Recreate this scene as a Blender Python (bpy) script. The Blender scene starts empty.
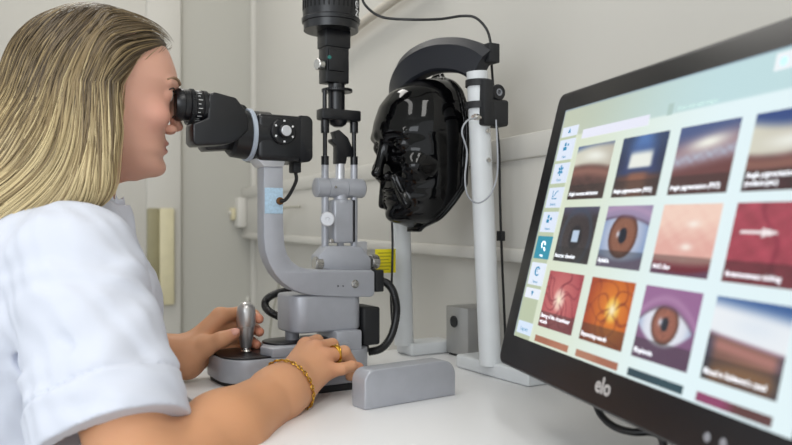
import bpy, bmesh, math, random
import numpy as np
from mathutils import Vector, Matrix
random.seed(4); rng = np.random.default_rng(4)
C = bpy.context.scene.collection
# ------------------------------------------------------------------ camera, world, lights, exposure
F = 760.0
cam = bpy.data.objects.new('camera', bpy.data.cameras.new('camera')); C.objects.link(cam)
cam.data.lens = F*36/792; cam.data.sensor_width = 36; cam.data.clip_start = 0.02
cam.location = (0, 0, 1.0); cam.rotation_euler = (math.pi/2, 0, 0)
cam.data.dof.use_dof = True; cam.data.dof.focus_distance = 1.08; cam.data.dof.aperture_fstop = 5.0
bpy.context.scene.camera = cam
w = bpy.data.worlds.new('world'); bpy.context.scene.world = w; w.use_nodes = True
w.node_tree.nodes['Background'].inputs[0].default_value = (0.93, 0.97, 1.0, 1)
w.node_tree.nodes['Background'].inputs[1].default_value = 1.0
def area(name, loc, size, power, col=(1, 1, 1), aim=None, sy=None):
    d = bpy.data.lights.new(name, 'AREA'); d.energy = power; d.size = size; d.color = col
    d.shape = 'RECTANGLE'; d.size_y = sy or size
    o = bpy.data.objects.new(name, d); C.objects.link(o); o.location = loc
    if aim: o.rotation_euler = (Vector(aim)-Vector(loc)).to_track_quat('-Z', 'Y').to_euler()
    return o
area('ceiling_panel_light', (-0.75, 0.35, 2.57), 0.3, 6, (1, 0.985, 0.95), sy=1.2)
area('ceiling_panel_light', (0.25, -0.3, 2.57), 0.3, 8, (1, 0.985, 0.95), sy=1.2)
area('ceiling_panel_light', (-0.7, 1.9, 2.57), 0.3, 9, (1, 0.97, 0.92), sy=1.2)
area('front_fill_light', (-1.0, -1.9, 1.7), 1.8, 24, (0.9, 0.95, 1.0), aim=(0.0, 1.2, 0.8), sy=1.3)  # added soft lamp behind the camera, frontal fill for the bench
vs = bpy.context.scene.view_settings
vs.view_transform = 'Standard'; vs.look = 'None'; vs.gamma = 1; vs.use_curve_mapping = False
vs.exposure = 0.24

# ------------------------------------------------------------------ frames
TH = math.radians(31); CT, ST = math.cos(TH), math.sin(TH)
RS = Matrix.Rotation(TH, 4, 'Z')
def G(b, c, z): return Vector((CT*b-ST*c, ST*b+CT*c, z))         # bench frame: b along the microscope, c across it
def P(px, py, Y): return Vector(((px-396)/F*Y, Y, 1+(222.5-py)/F*Y))
def SP(px, py, c):                                               # point seen at a pixel, lying on the bench-frame plane c
    u = (px-396)/F; Y = c/(CT-ST*u); X = u*Y
    return Vector((CT*X+ST*Y, c, 1+(222.5-py)/F*Y))
def GP(px, py, c): p = SP(px, py, c); return G(*p)
TZ = 0.76                                                        # table top

# ------------------------------------------------------------------ materials
MATS = {}
def srgb(h):
    if isinstance(h, str):
        h = h.lstrip('#'); v = [int(h[i:i+2], 16)/255 for i in (0, 2, 4)]
    else: v = h
    return tuple(x/12.92 if x <= 0.04045 else ((x+0.055)/1.055)**2.4 for x in v)
def mat(name, col, rough=0.5, metal=0, var=0.04, scale=30, bump=0.0, bscale=400, coat=0, spec=0.5, attr=None, emit=0, sss=0):
    if name in MATS: return MATS[name]
    m = bpy.data.materials.new(name); m.use_nodes = True; MATS[name] = m
    nt = m.node_tree; b = nt.nodes['Principled BSDF']; L = nt.links
    c = srgb(col)
    tc = nt.nodes.new('ShaderNodeTexCoord')
    b.inputs['Roughness'].default_value = rough; b.inputs['Metallic'].default_value = metal
    b.inputs['Coat Weight'].default_value = coat; b.inputs['Coat Roughness'].default_value = 0.05
    b.inputs['Specular IOR Level'].default_value = spec
    if attr:
        a = nt.nodes.new('ShaderNodeAttribute'); a.attribute_name = attr
        src = a.outputs['Color']
    else:
        n = nt.nodes.new('ShaderNodeTexNoise'); n.inputs['Scale'].default_value = scale; n.inputs['Detail'].default_value = 3
        L.new(tc.outputs['Object'], n.inputs['Vector'])
        r = nt.nodes.new('ShaderNodeValToRGB'); r.color_ramp.elements[0].position = 0.3; r.color_ramp.elements[1].position = 0.7
        r.color_ramp.elements[0].color = tuple(x*(1-var) for x in c)+(1,)
        r.color_ramp.elements[1].color = tuple(min(1, x*(1+var)) for x in c)+(1,)
        L.new(n.outputs['Fac'], r.inputs['Fac']); src = r.outputs['Color']
    L.new(src, b.inputs['Base Color'])
    if emit:
        L.new(src, b.inputs['Emission Color']); b.inputs['Emission Strength'].default_value = emit
    if sss:
        b.inputs['Subsurface Weight'].default_value = sss; b.inputs['Subsurface Radius'].default_value = (0.01, 0.004, 0.002)
        b.inputs['Subsurface Scale'].default_value = 0.6
    if bump:
        n2 = nt.nodes.new('ShaderNodeTexNoise'); n2.inputs['Scale'].default_value = bscale; n2.inputs['Detail'].default_value = 4
        L.new(tc.outputs['Object'], n2.inputs['Vector'])
        bp = nt.nodes.new('ShaderNodeBump'); bp.inputs['Strength'].default_value = bump; bp.inputs['Distance'].default_value = 0.002
        L.new(n2.outputs['Fac'], bp.inputs['Height']); L.new(bp.outputs['Normal'], b.inputs['Normal'])
    return m
wall_m = mat('wall_paint', '#c3c0b9', 0.7, var=0.012, scale=3, bump=0.05, bscale=250)
wall2_m = mat('wall_paint_grey', '#b3b1a9', 0.7, var=0.012, scale=3, bump=0.05, bscale=250)
trim_m = mat('trim_paint', '#cdcac3', 0.5, var=0.01, scale=3)
table_m = mat('white_laminate', '#ebebec', 0.35, var=0.012, scale=8)
edge_m = mat('grey_edge_band', '#8c8c8e', 0.5)
blk = mat('satin_black', '#0d0e13', 0.3, var=0.12, bump=0.06, bscale=900)
blk_gloss = mat('gloss_black', '#040405', 0.06, var=0.02, spec=0.3)
blk_soft = mat('soft_black_rubber', '#151619', 0.6, bump=0.1)
navy = mat('dark_padding', '#15171f', 0.5, bump=0.1, bscale=500)
alu = mat('silver_grey_paint', '#a9abb2', 0.36, metal=0.25, var=0.03, scale=60, bump=0.03, bscale=1500)
alu_l = mat('light_silver', '#cccdd1', 0.3, metal=0.4, var=0.03)
alu_d = mat('mid_grey_paint', '#8b8d93', 0.4, metal=0.3, var=0.03)
chrome = mat('brushed_steel', '#c9c7c3', 0.25, metal=0.95, var=0.05, scale=90)
pole_m = mat('pole_grey_plastic', '#cdd0d2', 0.4, var=0.02)
gold = mat('gold', '#c79a3a', 0.22, metal=1.0, var=0.08, scale=200)
white_m = mat('white_print', '#e6e6e6', 0.5)
yellow_m = mat('yellow_tag', '#e8d81f', 0.5, var=0.03)
cable_m = mat('black_cable', '#131315', 0.4)
wire_m = mat('grey_wire', '#9a9da3', 0.45)
beige_m = mat('beige_plastic', '#cfc6a4', 0.5)
dbeige_m = mat('dark_beige_plastic', '#8f8868', 0.5)
sticker_m = mat('pale_blue_sticker', '#a9c4d8', 0.5, var=0.12, scale=300)
brown_m = mat('brass_socket', '#6b4a2a', 0.4, metal=0.6)
cloth_m = mat('white_blouse_cotton', '#d6dae6', 0.85, var=0.01, scale=12, bump=0.12, bscale=1600, spec=0.2)
trouser_m = mat('white_trousers', '#d9dbe2', 0.85)
skin_m = mat('skin', '#d49a7c', 0.48, attr='col', bump=0.12, bscale=700, sss=0.12, spec=0.35)
hair_m = mat('hair', '#a08050', 0.42, attr='col', spec=0.45)
hairbase_m = mat('hair_under_layer', '#6e5a3c', 0.6, var=0.35, scale=60)
floor_m = mat('vinyl_floor', '#b4b3ae', 0.5)
ceil_m = mat('ceiling_tile', '#dcdcd8', 0.8)
def screen_mat(name, strength):
    m = bpy.data.materials.new(name); m.use_nodes = True; nt = m.node_tree
    b = nt.nodes['Principled BSDF']
    a = nt.nodes.new('ShaderNodeAttribute'); a.attribute_name = 'col'
    b.inputs['Base Color'].default_value = (0.01, 0.01, 0.01, 1); b.inputs['Roughness'].default_value = 0.25
    nt.links.new(a.outputs['Color'], b.inputs['Emission Color']); b.inputs['Emission Strength'].default_value = strength
    return m
SCR = screen_mat('lit_screen', 0.78)

# ------------------------------------------------------------------ object helpers
WM = {}
def thing(name, label, cat, loc, rot=None, group=None):
    o = bpy.data.objects.new(name, None); C.objects.link(o); o.empty_display_size = 0.03
    m = Matrix.Translation(Vector(loc)) @ (rot if rot is not None else Matrix.Identity(4))
    o.matrix_world = m; WM[o.name] = m
    o['label'] = label; o['category'] = cat
    if group: o['group'] = group
    return o
def finish(name, me, m, parent=None, label=None, cat=None, group=None, kind=None, origin=None, smooth=32):
    """me holds WORLD coordinates; moved into the frame of its parent (or to an origin of its own)."""
    o = bpy.data.objects.new(name, me); C.objects.link(o)
    if parent is not None:
        M = WM[parent.name]; me.transform(M.inverted()); o.parent = parent; WM[o.name] = M
        o.matrix_parent_inverse = Matrix.Identity(4)
    else:
        if origin is None:
            co = np.empty(len(me.vertices)*3); me.vertices.foreach_get('co', co); co = co.reshape(-1, 3)
            origin = ((co[:, 0].min()+co[:, 0].max())/2, (co[:, 1].min()+co[:, 1].max())/2, co[:, 2].min())
        M = Matrix.Translation(Vector(origin)); me.transform(M.inverted()); o.matrix_world = M; WM[o.name] = M
    if m is not None and not me.materials: me.materials.append(m)
    if smooth is not None:
        me.polygons.foreach_set('use_smooth', [True]*len(me.polygons))
        me.set_sharp_from_angle(angle=math.radians(smooth))
    if label: o['label'] = label
    if cat: o['category'] = cat
    if group: o['group'] = group
    if kind: o['kind'] = kind
    return o
class MB:
    """collects shapes of ONE object; frame maps the shape's own coordinates to the world"""
    def __init__(s, frame=None): s.bm = bmesh.new(); s.fr = frame or Matrix.Identity(4)
    def _add(s, t, bevel=0, seg=2, M=None, ang=35):
        if bevel:
            es = [e for e in t.edges if len(e.link_faces) == 2 and e.calc_face_angle(0) > math.radians(ang)]
            bmesh.ops.bevel(t, geom=es, offset=bevel, segments=seg, affect='EDGES', profile=0.5, clamp_overlap=True)
        if M is not None: bmesh.ops.transform(t, matrix=M, verts=t.verts)
        bmesh.ops.transform(t, matrix=s.fr, verts=t.verts)
        me = bpy.data.meshes.new('tmp'); t.to_mesh(me); t.free(); s.bm.from_mesh(me); bpy.data.meshes.remove(me); return s
    def box(s, x0, x1, y0, y1, z0, z1, bevel=0.001, seg=2, M=None):
        t = bmesh.new(); bmesh.ops.create_cube(t, size=1)
        bmesh.ops.scale(t, vec=(abs(x1-x0), abs(y1-y0), abs(z1-z0)), verts=t.verts)
        bmesh.ops.translate(t, vec=((x0+x1)/2, (y0+y1)/2, (z0+z1)/2), verts=t.verts)
        return s._add(t, bevel, seg, M)
    def prism(s, pts, c0, c1, bevel=0.001, seg=2, plane='xz', M=None):
        """outline extruded; plane 'xz' extrudes along y, 'xy' along z"""
        t = bmesh.new()
        f = lambda p, c: (p[0], c, p[1]) if plane == 'xz' else (p[0], p[1], c)
        a = [t.verts.new(f(p, c0)) for p in pts]; b = [t.verts.new(f(p, c1)) for p in pts]
        n = len(pts); t.faces.new(a); t.faces.new(b[::-1])
        for i in range(n): t.faces.new((a[i], b[i], b[(i+1) % n], a[(i+1) % n]))
        bmesh.ops.recalc_face_normals(t, faces=t.faces)
        return s._add(t, bevel, seg, M)
    def cone(s, p, q, r0, r1=None, seg=32, bevel=0.0, bseg=2):
        p = Vector(p); q = Vector(q); r1 = r0 if r1 is None else r1; t = bmesh.new()
        bmesh.ops.create_cone(t, cap_ends=True, segments=seg, radius1=r0, radius2=r1, depth=(q-p).length)
        M = Matrix.Translation((p+q)/2) @ (q-p).to_track_quat('Z', 'Y').to_matrix().to_4x4()
        return s._add(t, bevel, bseg, M, ang=60)
    def lathe(s, o, ax, prof, seg=40):
        """prof: (distance along axis, radius)"""
        t = bmesh.new(); rings = []
        for d, r in prof:
            rings.append([t.verts.new((max(r, 1e-5)*math.cos(2*math.pi*i/seg), max(r, 1e-5)*math.sin(2*math.pi*i/seg), d)) for i in range(seg)])
        for a, b in zip(rings, rings[1:]):
            for i in range(seg): t.faces.new((a[i], a[(i+1) % seg], b[(i+1) % seg], b[i]))
        t.faces.new(rings[0][::-1]); t.faces.new(rings[-1])
        M = Matrix.Translation(Vector(o)) @ Vector(ax).to_track_quat('Z', 'Y').to_matrix().to_4x4()
        return s._add(t, 0, 2, M)
    def ball(s, c, r, sc=(1, 1, 1), M=None):
        t = bmesh.new(); bmesh.ops.create_uvsphere(t, u_segments=24, v_segments=16, radius=r)
        bmesh.ops.scale(t, vec=sc, verts=t.verts)
        bmesh.ops.translate(t, vec=c, verts=t.verts) if M is None else None
        return s._add(t, 0, 2, M)
    def tube(s, pts, r, seg=10, sub=8, close=False, rfun=None):
        """smooth tube through points (Catmull-Rom)"""
        P_ = [Vector(p) for p in pts]; out = []
        n = len(P_)
        if n > 2:
            for i in range(n if close else n-1):
                g = (lambda k: P_[k % n]) if close else (lambda k: P_[min(max(k, 0), n-1)])
                a, b, c, d = g(i-1), g(i), g(i+1), g(i+2)
                for k in range(sub):
                    t = k/sub
                    out.append(0.5*((2*b)+(c-a)*t+(2*a-5*b+4*c-d)*t*t+(3*b-a-3*c+d)*t**3))
            if not close: out.append(P_[-1])
        else: out = P_
        t = bmesh.new(); rings = []; N = len(out); up = None
        for i, p in enumerate(out):
            if close: d = (out[(i+1) % N]-out[i-1]).normalized()
            else: d = (out[min(i+1, N-1)]-out[max(i-1, 0)]).normalized()
            if up is None: up = d.orthogonal().normalized()
            up = (up-d*up.dot(d)).normalized(); sd = d.cross(up)
            rr = rfun(i/max(N-1, 1), i)*r if rfun else r
            rings.append([t.verts.new(p+up*rr*math.cos(2*math.pi*k/seg)+sd*rr*math.sin(2*math.pi*k/seg)) for k in range(seg)])
        prs = list(zip(rings, rings[1:]))
        for a, b in prs:
            for k in range(seg): t.faces.new((a[k], a[(k+1) % seg], b[(k+1) % seg], b[k]))
        if close:
            a, b = rings[-1], rings[0]
            best = min(range(seg), key=lambda s_: sum((a[k].co-b[(k+s_) % seg].co).length for k in range(seg)))
            for k in range(seg): t.faces.new((a[k], a[(k+1) % seg], b[(k+1+best) % seg], b[(k+best) % seg]))
        else: t.faces.new(rings[0][::-1]); t.faces.new(rings[-1])
        bmesh.ops.recalc_face_normals(t, faces=t.faces)
        return s._add(t)
    def sweep(s, path, prof):
        """profile (list of 2D: sideways, up) swept along a path, up stays z"""
        t = bmesh.new(); rings = []; N = len(path); path = [Vector(p) for p in path]
        for i, p in enumerate(path):
            d = (path[min(i+1, N-1)]-path[max(i-1, 0)]).normalized(); sd = d.cross(Vector((0, 0, 1))).normalized(); up = sd.cross(d)
            rings.append([t.verts.new(p+sd*a+up*b) for a, b in prof])
        n = len(prof)
        for a, b in zip(rings, rings[1:]):
            for k in range(n): t.faces.new((a[k], a[(k+1) % n], b[(k+1) % n], b[k]))
        t.faces.new(rings[0][::-1]); t.faces.new(rings[-1]); bmesh.ops.recalc_face_normals(t, faces=t.faces)
        return s._add(t)
    def build(s, name, m, parent=None, **kw):
        me = bpy.data.meshes.new(name); s.bm.to_mesh(me); s.bm.free()
        return finish(name, me, m, parent, **kw)
def text_mesh(body, size, M, ext=0.0002, align='LEFT', off=0):
    cu = bpy.data.curves.new('t', 'FONT'); cu.offset = off; cu.body = body; cu.size = size; cu.extrude = ext; cu.align_x = align; cu.resolution_u = 2
    o = bpy.data.objects.new('t', cu); C.objects.link(o)
    me = bpy.data.meshes.new_from_object(o); bpy.data.objects.remove(o); bpy.data.curves.remove(cu)
    me.transform(M); return me
def join_meshes(mes):
    bm = bmesh.new()
    for me in mes: bm.from_mesh(me); bpy.data.meshes.remove(me)
    out = bpy.data.meshes.new('j'); bm.to_mesh(out); bm.free(); return out

# ------------------------------------------------------------------ the room
def quadwall(name, a, b, z0, z1, m, th=0.08):
    """wall from a to b (plan), the room on the left-hand side of a->b being the visible face"""
    a = Vector(a); b = Vector(b); d = (b-a).normalized(); n = Vector((d.y, -d.x))
    t = MB(); t.prism([a, b, b+n*th, a+n*th], z0, z1, 0, plane='xy')
    return t.build(name, m, kind='structure', smooth=None)
def wx(Y): return 0.78-0.434*Y
corner = Vector((wx(3.14), 3.14)); d1 = Vector((0.434, -1)).normalized(); d2 = Vector((-d1.y, d1.x))*-1
rw_end = corner+d1*5.2
quadwall('wall_right', rw_end, corner, 0, 2.6, wall_m)
bw_end = corner+d2*3.4
quadwall('wall_back', corner, bw_end, 0, 2.6, wall2_m)
MB().box(-4.2, 2.6, -2.6, 5, -0.05, 0, 0).build('floor', floor_m, kind='structure', smooth=None)
MB().box(-4.2, 2.6, -2.6, 5, 2.6, 2.65, 0).build('ceiling', ceil_m, kind='structure', smooth=None)
# door frame and pilaster strip left of the grey wall section
def on_back(px):                                                 # distance along the back wall for a pixel column
    u = (px-396)/F; t = (corner.x-u*corner.y)/(u*d2.y-d2.x); return t
Rb = Matrix.Translation((corner.x, corner.y, 0)) @ Matrix.Rotation(math.atan2(d2.y, d2.x), 4, 'Z')
s0 = on_back(180); s1 = on_back(166)
MB(Rb).box(s0, s0+0.13, -0.01, 0.03, 0, 2.6, 0.004).build('trim_1', wall_m, kind='structure')
MB(Rb).box(s0+0.13, s0+1.6, -0.01, 0.02, 0, 2.6, 0.002).build('wall_left', wall_m, kind='structure')
# pipe boxing in the corner
Rr = Matrix.Translation((corner.x, corner.y, 0)) @ Matrix.Rotation(math.atan2(d1.y, d1.x), 4, 'Z')
MB(Rr).box(0.0, 0.02, -0.02, 0.01, 0, 2.6, 0.01).build('trim_2', wall_m, kind='structure')
def on_right(px):
    u = (px-396)/F; return (u*corner.y-corner.x)/(d1.x-u*d1.y)
# cable trunking on the right wall
k0 = on_right(241)
t = thing('cable_trunking', 'long pale cable trunking box running along the wall behind the instrument', 'trunking', (corner.x+d1.x*k0, corner.y+d1.y*k0, 0.935), Matrix.Rotation(math.atan2(d1.y, d1.x), 4, 'Z'))
MB(Rr).box(k0, k0+3.4, -0.05, 0, 0.955, 1.105, 0.004).build('cover', wall_m, t)
MB(Rr).box(k0-0.004, k0+3.4, -0.056, 0, 1.1, 1.14, 0.006).build('lip', wall_m, t)
MB(Rr).box(k0-0.004, k0+3.4, -0.056, 0, 0.935, 0.958, 0.006).build('lip', wall_m, t)
MB(Rr).box(k0-0.02, k0+0.004, -0.054, 0, 0.94, 1.13, 0.01).build('end_cap', trim_m, t)
# wall socket box under the trunking on the far end, with its grey wires
kk = on_right(252)
t = thing('wall_socket', 'cream wall socket box on the trunking left of the microscope arm', 'socket', (corner.x+d1.x*kk, corner.y+d1.y*kk, 0.97), Matrix.Rotation(math.atan2(d1.y, d1.x), 4, 'Z'))
MB(Rr).box(kk, kk+0.13, -0.085, -0.05, 0.98, 1.10, 0.006).build('socket_plate', trim_m, t)
MB(Rr).box(kk+0.05, kk+0.09, -0.105, -0.085, 1.01, 1.06, 0.006).build('plug', beige_m, t)
def rw(px, py, off=0.02):
    u = (px-396)/F; s = on_right(px); p = corner+d1*s; Y = p.y
    n = Vector((d1.y, -d1.x)); p = p+n*off
    return (p.x, p.y, 1+(222.5-py)/F*Y)
MB().tube([rw(257, 212, .11), rw(252, 232, .08), rw(252, 262, .03), rw(255, 300, .03), rw(259, 345, .03), rw(262, 420, .03)], 0.006).build('socket_wire', trim_m, label='cream wire hanging down the wall left of the microscope arm', cat='wire')
MB().tube([rw(322, 207, .07), rw(308, 210, .09), rw(300, 228, .07), rw(294, 258, .05), rw(287, 285, .03), rw(278, 330, .03), rw(272, 420, .03)], 0.004).build('grey_lead', mat('putty_wire', '#a39f92', 0.5), label='putty coloured lead drooping from the trunking behind the curved arm', cat='wire')
# diagonal beige conduit high on the wall
MB().tube([rw(345, 46, .03), rw(372, 25, .03), rw(440, -22, .03)], 0.011, seg=12).build('wall_stripe', mat('taupe_stripe', '#beb6aa', 0.5), label='diagonal taupe conduit high on the wall beside the lamp housing', cat='stripe')  # thin taupe tube laid diagonally across the wall
# tall beige box behind the person
kb = on_back(172.5)
t = thing('wall_box', 'tall narrow beige box on the wall behind the person\'s chest', 'wall box', tuple((corner+d2*kb).to_3d()+Vector((0, 0, 0.68))), Matrix.Rotation(math.atan2(d2.y, d2.x), 4, 'Z'))
MB(Rb).box(kb, kb+0.055, 0.02, 0.06, 0.68, 1.055, 0.006).build('front_panel', beige_m, t)
MB(Rb).box(kb+0.055, kb+0.10, 0.02, 0.05, 0.68, 1.055, 0.006).build('side_panel', dbeige_m, t)
MB(Rb).ball((kb+0.07, 0.065, 0.70), 0.022).build('latch', mat('dark_latch', '#4b463a', 0.5), t)

# ------------------------------------------------------------------ table (bench frame)
def bc(X, Y): return (CT*X+ST*Y, -ST*X+CT*Y)
b_front = bc(-0.331, 1.122)[0]; c_far = bc(-0.38, 1.21)[1]
def wall_b(c):                                                   # where the right wall cuts the line c
    b = 0.2
    for _ in range(40):
        X, Y = CT*b-ST*c, ST*b+CT*c; b += (wx(Y)-X)*0.6
    return b
cn = 0.05
t = thing('instrument_table', 'white laminate table top with grey edge that carries all the instruments', 'table', tuple(G(0.55, 0.8, 0)), RS)
pts = [(b_front, cn), (wall_b(cn)-0.004, cn), (wall_b(c_far)-0.004, c_far), (b_front, c_far)]
MB(RS).prism(pts, TZ-0.028, TZ, 0.001, plane='xy').build('table_top', table_m, t)
MB(RS).box(b_front-0.003, b_front-0.0002, cn, c_far, TZ-0.03, TZ-0.001, 0.0005).build('edge_band', edge_m, t)
for bb, cc in ((b_front+0.06, c_far-0.06), (b_front+0.06, cn+0.06), (wall_b(c_far)-0.12, c_far-0.06), (wall_b(cn)-0.12, cn+0.06)):
    MB(RS).box(bb-0.025, bb+0.025, cc-0.025, cc+0.025, 0, TZ-0.028, 0.002).build('leg', pole_m, t)

# ------------------------------------------------------------------ the slit lamp microscope
sl = thing('slit_lamp', 'silver and black slit lamp microscope standing on the white table', 'slit lamp', tuple(G(0.52, 1.10, TZ)), RS)
def S(px, py, c): return tuple(SP(px, py, c))
def bz(px, py, c): p = SP(px, py, c); return (p.x, p.z)
# carriage: rounded joystick base
c0 = 1.049
bl = SP(209.5, 370, c0+0.085).x; br = bl+0.245
zt = TZ+0.041
def rrect(x0, x1, y0, y1, r, n=8, rs=None):
    rs = rs or [r]*4; out = []
    for (cx, cy, a0), rr in zip(((x1, y1, 0), (x0, y1, 90), (x0, y0, 180), (x1, y0, 270)), rs):
        sx = -1 if cx == x1 else 1; sy = -1 if cy == y1 else 1
        for i in range(n+1):
            a = math.radians(a0+90*i/n); out.append((cx+sx*rr+rr*math.cos(a), cy+sy*rr+rr*math.sin(a)))
    return out
ol = rrect(bl, br, c0, c0+0.135, 0.045)
m = MB(RS); m.prism(ol, TZ+0.006, zt, 0.003, plane='xy'); base = m.build('carriage', alu, sl)
m = MB(RS); m.prism(rrect(bl+0.004, br-0.004, c0+0.004, c0+0.131, 0.043), TZ, TZ+0.007, 0.001, plane='xy'); m.build('foot_pad', blk_soft, sl)
m = MB(RS); m.prism(rrect(bl+0.002, bl+0.135, c0+0.002, c0+0.133, 0.043, rs=[0.004, 0.043, 0.043, 0.004]), zt, zt+0.0025, 0.0008, plane='xy'); m.build('top_plate', blk, sl)
# joystick
J = SP(246, 353, 1.117); jb, jc = J.x, J.y; z0 = zt+0.0025
m = MB(RS); m.ball((jb, jc, z0+0.003), 0.006); m.cone((jb, jc, z0-0.001), (jb, jc, z0+0.002), 0.009, 0.007)
js = m.build('joystick', chrome, sl)
m = MB(RS)
pr = [(0.005, 0.0045), (0.0055, 0.0075), (0.010, 0.0085), (0.034, 0.0120), (0.0365, 0.0124), (0.037, 0.0118), (0.038, 0.0118), (0.0385, 0.0128), (0.044, 0.0134), (0.058, 0.0133), (0.066, 0.0122), (0.071, 0.0098), (0.074, 0.0062), (0.0755, 0.002), (0.0757, 0)]
m.lathe((jb, jc, z0), (0, 0, 1), [(a, b*1.09) for a, b in pr]); m.build('handle', mat('turned_steel', '#c2c0bf', 0.32, metal=0.85, var=0.05, scale=150), js)
# stepped flange with the dark channel
fb = SP(259, 340, 1.06)
m = MB(RS); m.prism([(SP(259, 0, 1.08).x, 1.075), (SP(272, 0, 1.05).x, 1.048), (SP(350, 0, 1.05).x, 1.048), (SP(350, 0, 1.05).x, 1.15), (SP(268, 0, 1.15).x, 1.15)], zt, zt+0.014, 0.002, plane='xy'); m.build('flange', alu, sl)
m = MB(RS); m.prism(rrect(SP(268, 0, 1.08).x, SP(330, 0, 1.08).x, 1.066, 1.13, 0.03), zt+0.014, zt+0.017, 0.001, plane='xy'); m.build('channel_ring', blk, sl)
# columns under the housing
for px in (292, 347):
    p = SP(px, 0, 1.10); m = MB(RS); m.cone((p.x, 1.10, zt+0.01), (p.x, 1.10, zt+0.04), 0.011); m.build('housing_column', alu_d, sl)
# housing drum
hb0 = SP(279, 0, 1.125).x; hb1 = SP(363.5, 0, 1.07).x
m = MB(RS); m.prism(rrect(hb0, hb1, 1.066, 1.150, 0.024), zt+0.029, zt+0.087, 0.004, seg=3, plane='xy'); m.build('housing', alu, sl)
m = MB(RS); m.box(SP(335, 0, 1.06).x, SP(361, 0, 1.06).x, 1.055, 1.13, TZ+0.018, zt+0.03, 0.004); m.build('lower_block', alu, sl)
# black drive box right of the housing
m = MB(RS); m.box(SP(362, 0, 1.075).x, SP(379, 0, 1.075).x, 1.07, 1.13, SP(370, 345, 1.075).z, SP(370, 307, 1.075).z, 0.004, 3); m.build('drive_box', blk_soft, sl)
m = MB(RS); m.box(SP(361, 0, 1.075).x, SP(371, 0, 1.075).x, 1.08, 1.12, SP(370, 353, 1.075).z, SP(370, 340, 1.075).z, 0.003, 3); m.build('cable_socket', blk_soft, sl)
# cross slide under the hand
m = MB(RS); m.box(SP(300, 0, 0.99).x, SP(352, 0, 0.99).x, 0.965, 1.052, TZ+0.010, TZ+0.034, 0.003); m.build('cross_slide', alu_d, sl)
m = MB(RS); m.box(SP(302, 0, 0.99).x, SP(350, 0, 0.99).x, 0.968, 1.052, TZ, TZ+0.0105, 0.001); m.build('slide_foot', blk_soft, sl)
# rotating disc under the arm
pc = SP(350, 300, 1.10)
m = MB(RS); m.lathe((pc.x, 1.105, zt+0.087), (0, 0, 1), [(0, 0.026), (0.001, 0.028), (0.007, 0.028), (0.008, 0.026)]); m.build('turntable', alu, sl)
m = MB(RS); m.box(SP(352, 0, 1.06).x, SP(375, 0, 1.06).x, 1.068, 1.13, zt+0.086, zt+0.098, 0.002); m.build('turntable_block', alu, sl)
# curved microscope arm
ca, cb_ = 1.062, 1.092
op = [(264, 166), (264, 200), (264, 238), (265.5, 252), (269, 263), (275, 274), (283, 283), (293, 290), (306, 294.5), (320, 296), (345, 297), (372, 297), (375, 294), (375, 272), (372, 270), (345, 270), (325, 270), (308, 269), (299, 266.5), (292, 261), (287.5, 254), (285, 245), (284, 230), (283.5, 200), (283.5, 166)]
m = MB(RS); m.prism([bz(x, y, ca) for x, y in op], ca, cb_, 0.0025, 2); arm = m.build('microscope_arm', alu, sl)
tp = [(264, 167), (258, 160), (256, 154), (270, 152), (287, 152), (287, 158), (284, 167)]
m = MB(RS); m.prism([bz(x, y, ca-0.004) for x, y in tp], ca-0.004, cb_+0.004, 0.003, 2); m.build('arm_bracket', alu_l, sl)
m = MB(RS); p0 = bz(265, 213.5, ca-0.001); p1 = bz(283, 188, ca-0.001); m.box(p0[0], p1[0], ca-0.0012, ca+0.001, p0[1], p1[1], 0.0004); m.build('sticker', sticker_m, arm)
p = SP(280, 201, ca-0.002); m = MB(RS); m.cone((p.x, ca-0.0045, p.z), (p.x, ca, p.z), 0.0055, 0.006, bevel=0.001); m.build('socket', brown_m, arm)
p = SP(355.5, 284, ca-0.002); m = MB(RS); m.cone((p.x, ca-0.006, p.z), (p.x, ca, p.z), 0.0045, 0.0058, seg=6, bevel=0.0006); m.cone((p.x, ca-0.001, p.z), (p.x, ca, p.z), 0.0065); m.build('bolt', chrome, arm)
m = MB(RS)
for px in (338, 343):
    p = SP(px, 286, ca); m.cone((p.x, ca-0.0006, p.z), (p.x, ca+0.001, p.z), 0.0011)
m.build('set_screw', blk, arm)
m = MB(RS); q0 = bz(376, 292, 1.07); q1 = bz(382, 270, 1.07); m.box(q0[0]-0.002, q1[0]+0.003, 1.068, 1.10, q0[1], q1[1], 0.002); m.build('arm_connector', blk_soft, sl)
# microscope
mic = sl
CM = 1.085
rc = SP(247, 135, CM); r_ring = 0.0385
cb0 = rc.x
m = MB(RS); m.lathe((cb0-0.028, CM, rc.z), (1, 0, 0), [(0, 0.030), (0.004, 0.034), (0.026, 0.0365), (0.06, 0.0365)]); m.build('magnification_drum', blk, sl)
m = MB(RS); m.lathe((cb0-0.003, CM, rc.z), (1, 0, 0), [(0, 0.036), (0, r_ring), (0.001, r_ring+0.0008), (0.006, r_ring+0.0008), (0.007, r_ring), (0.007, 0.036)], 64); m.build('silver_ring', mat('pale_ring', '#b6c0ce', 0.35, metal=0.3), sl)
tpz = bz(285, 114.5, 1.05)[1]; btz = bz(300, 161.5, 1.05)[1]
bx1 = SP(300.5, 0, 1.05).x; bx2 = SP(312.5, 0, 1.05).x
m = MB(RS); m.box(cb0+0.004, bx2-0.002, 1.05, 1.12, btz, tpz, 0.008, 4); m.build('microscope_body', blk, sl)
m = MB(RS); m.prism(rrect(bx1, bx2, btz-0.0005, tpz+0.0005, 0.010, rs=[0.010, 0.0003, 0.0003, 0.010]), 1.0494, 1.1206, 0.0015); m.build('objective_housing', blk, sl)
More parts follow.
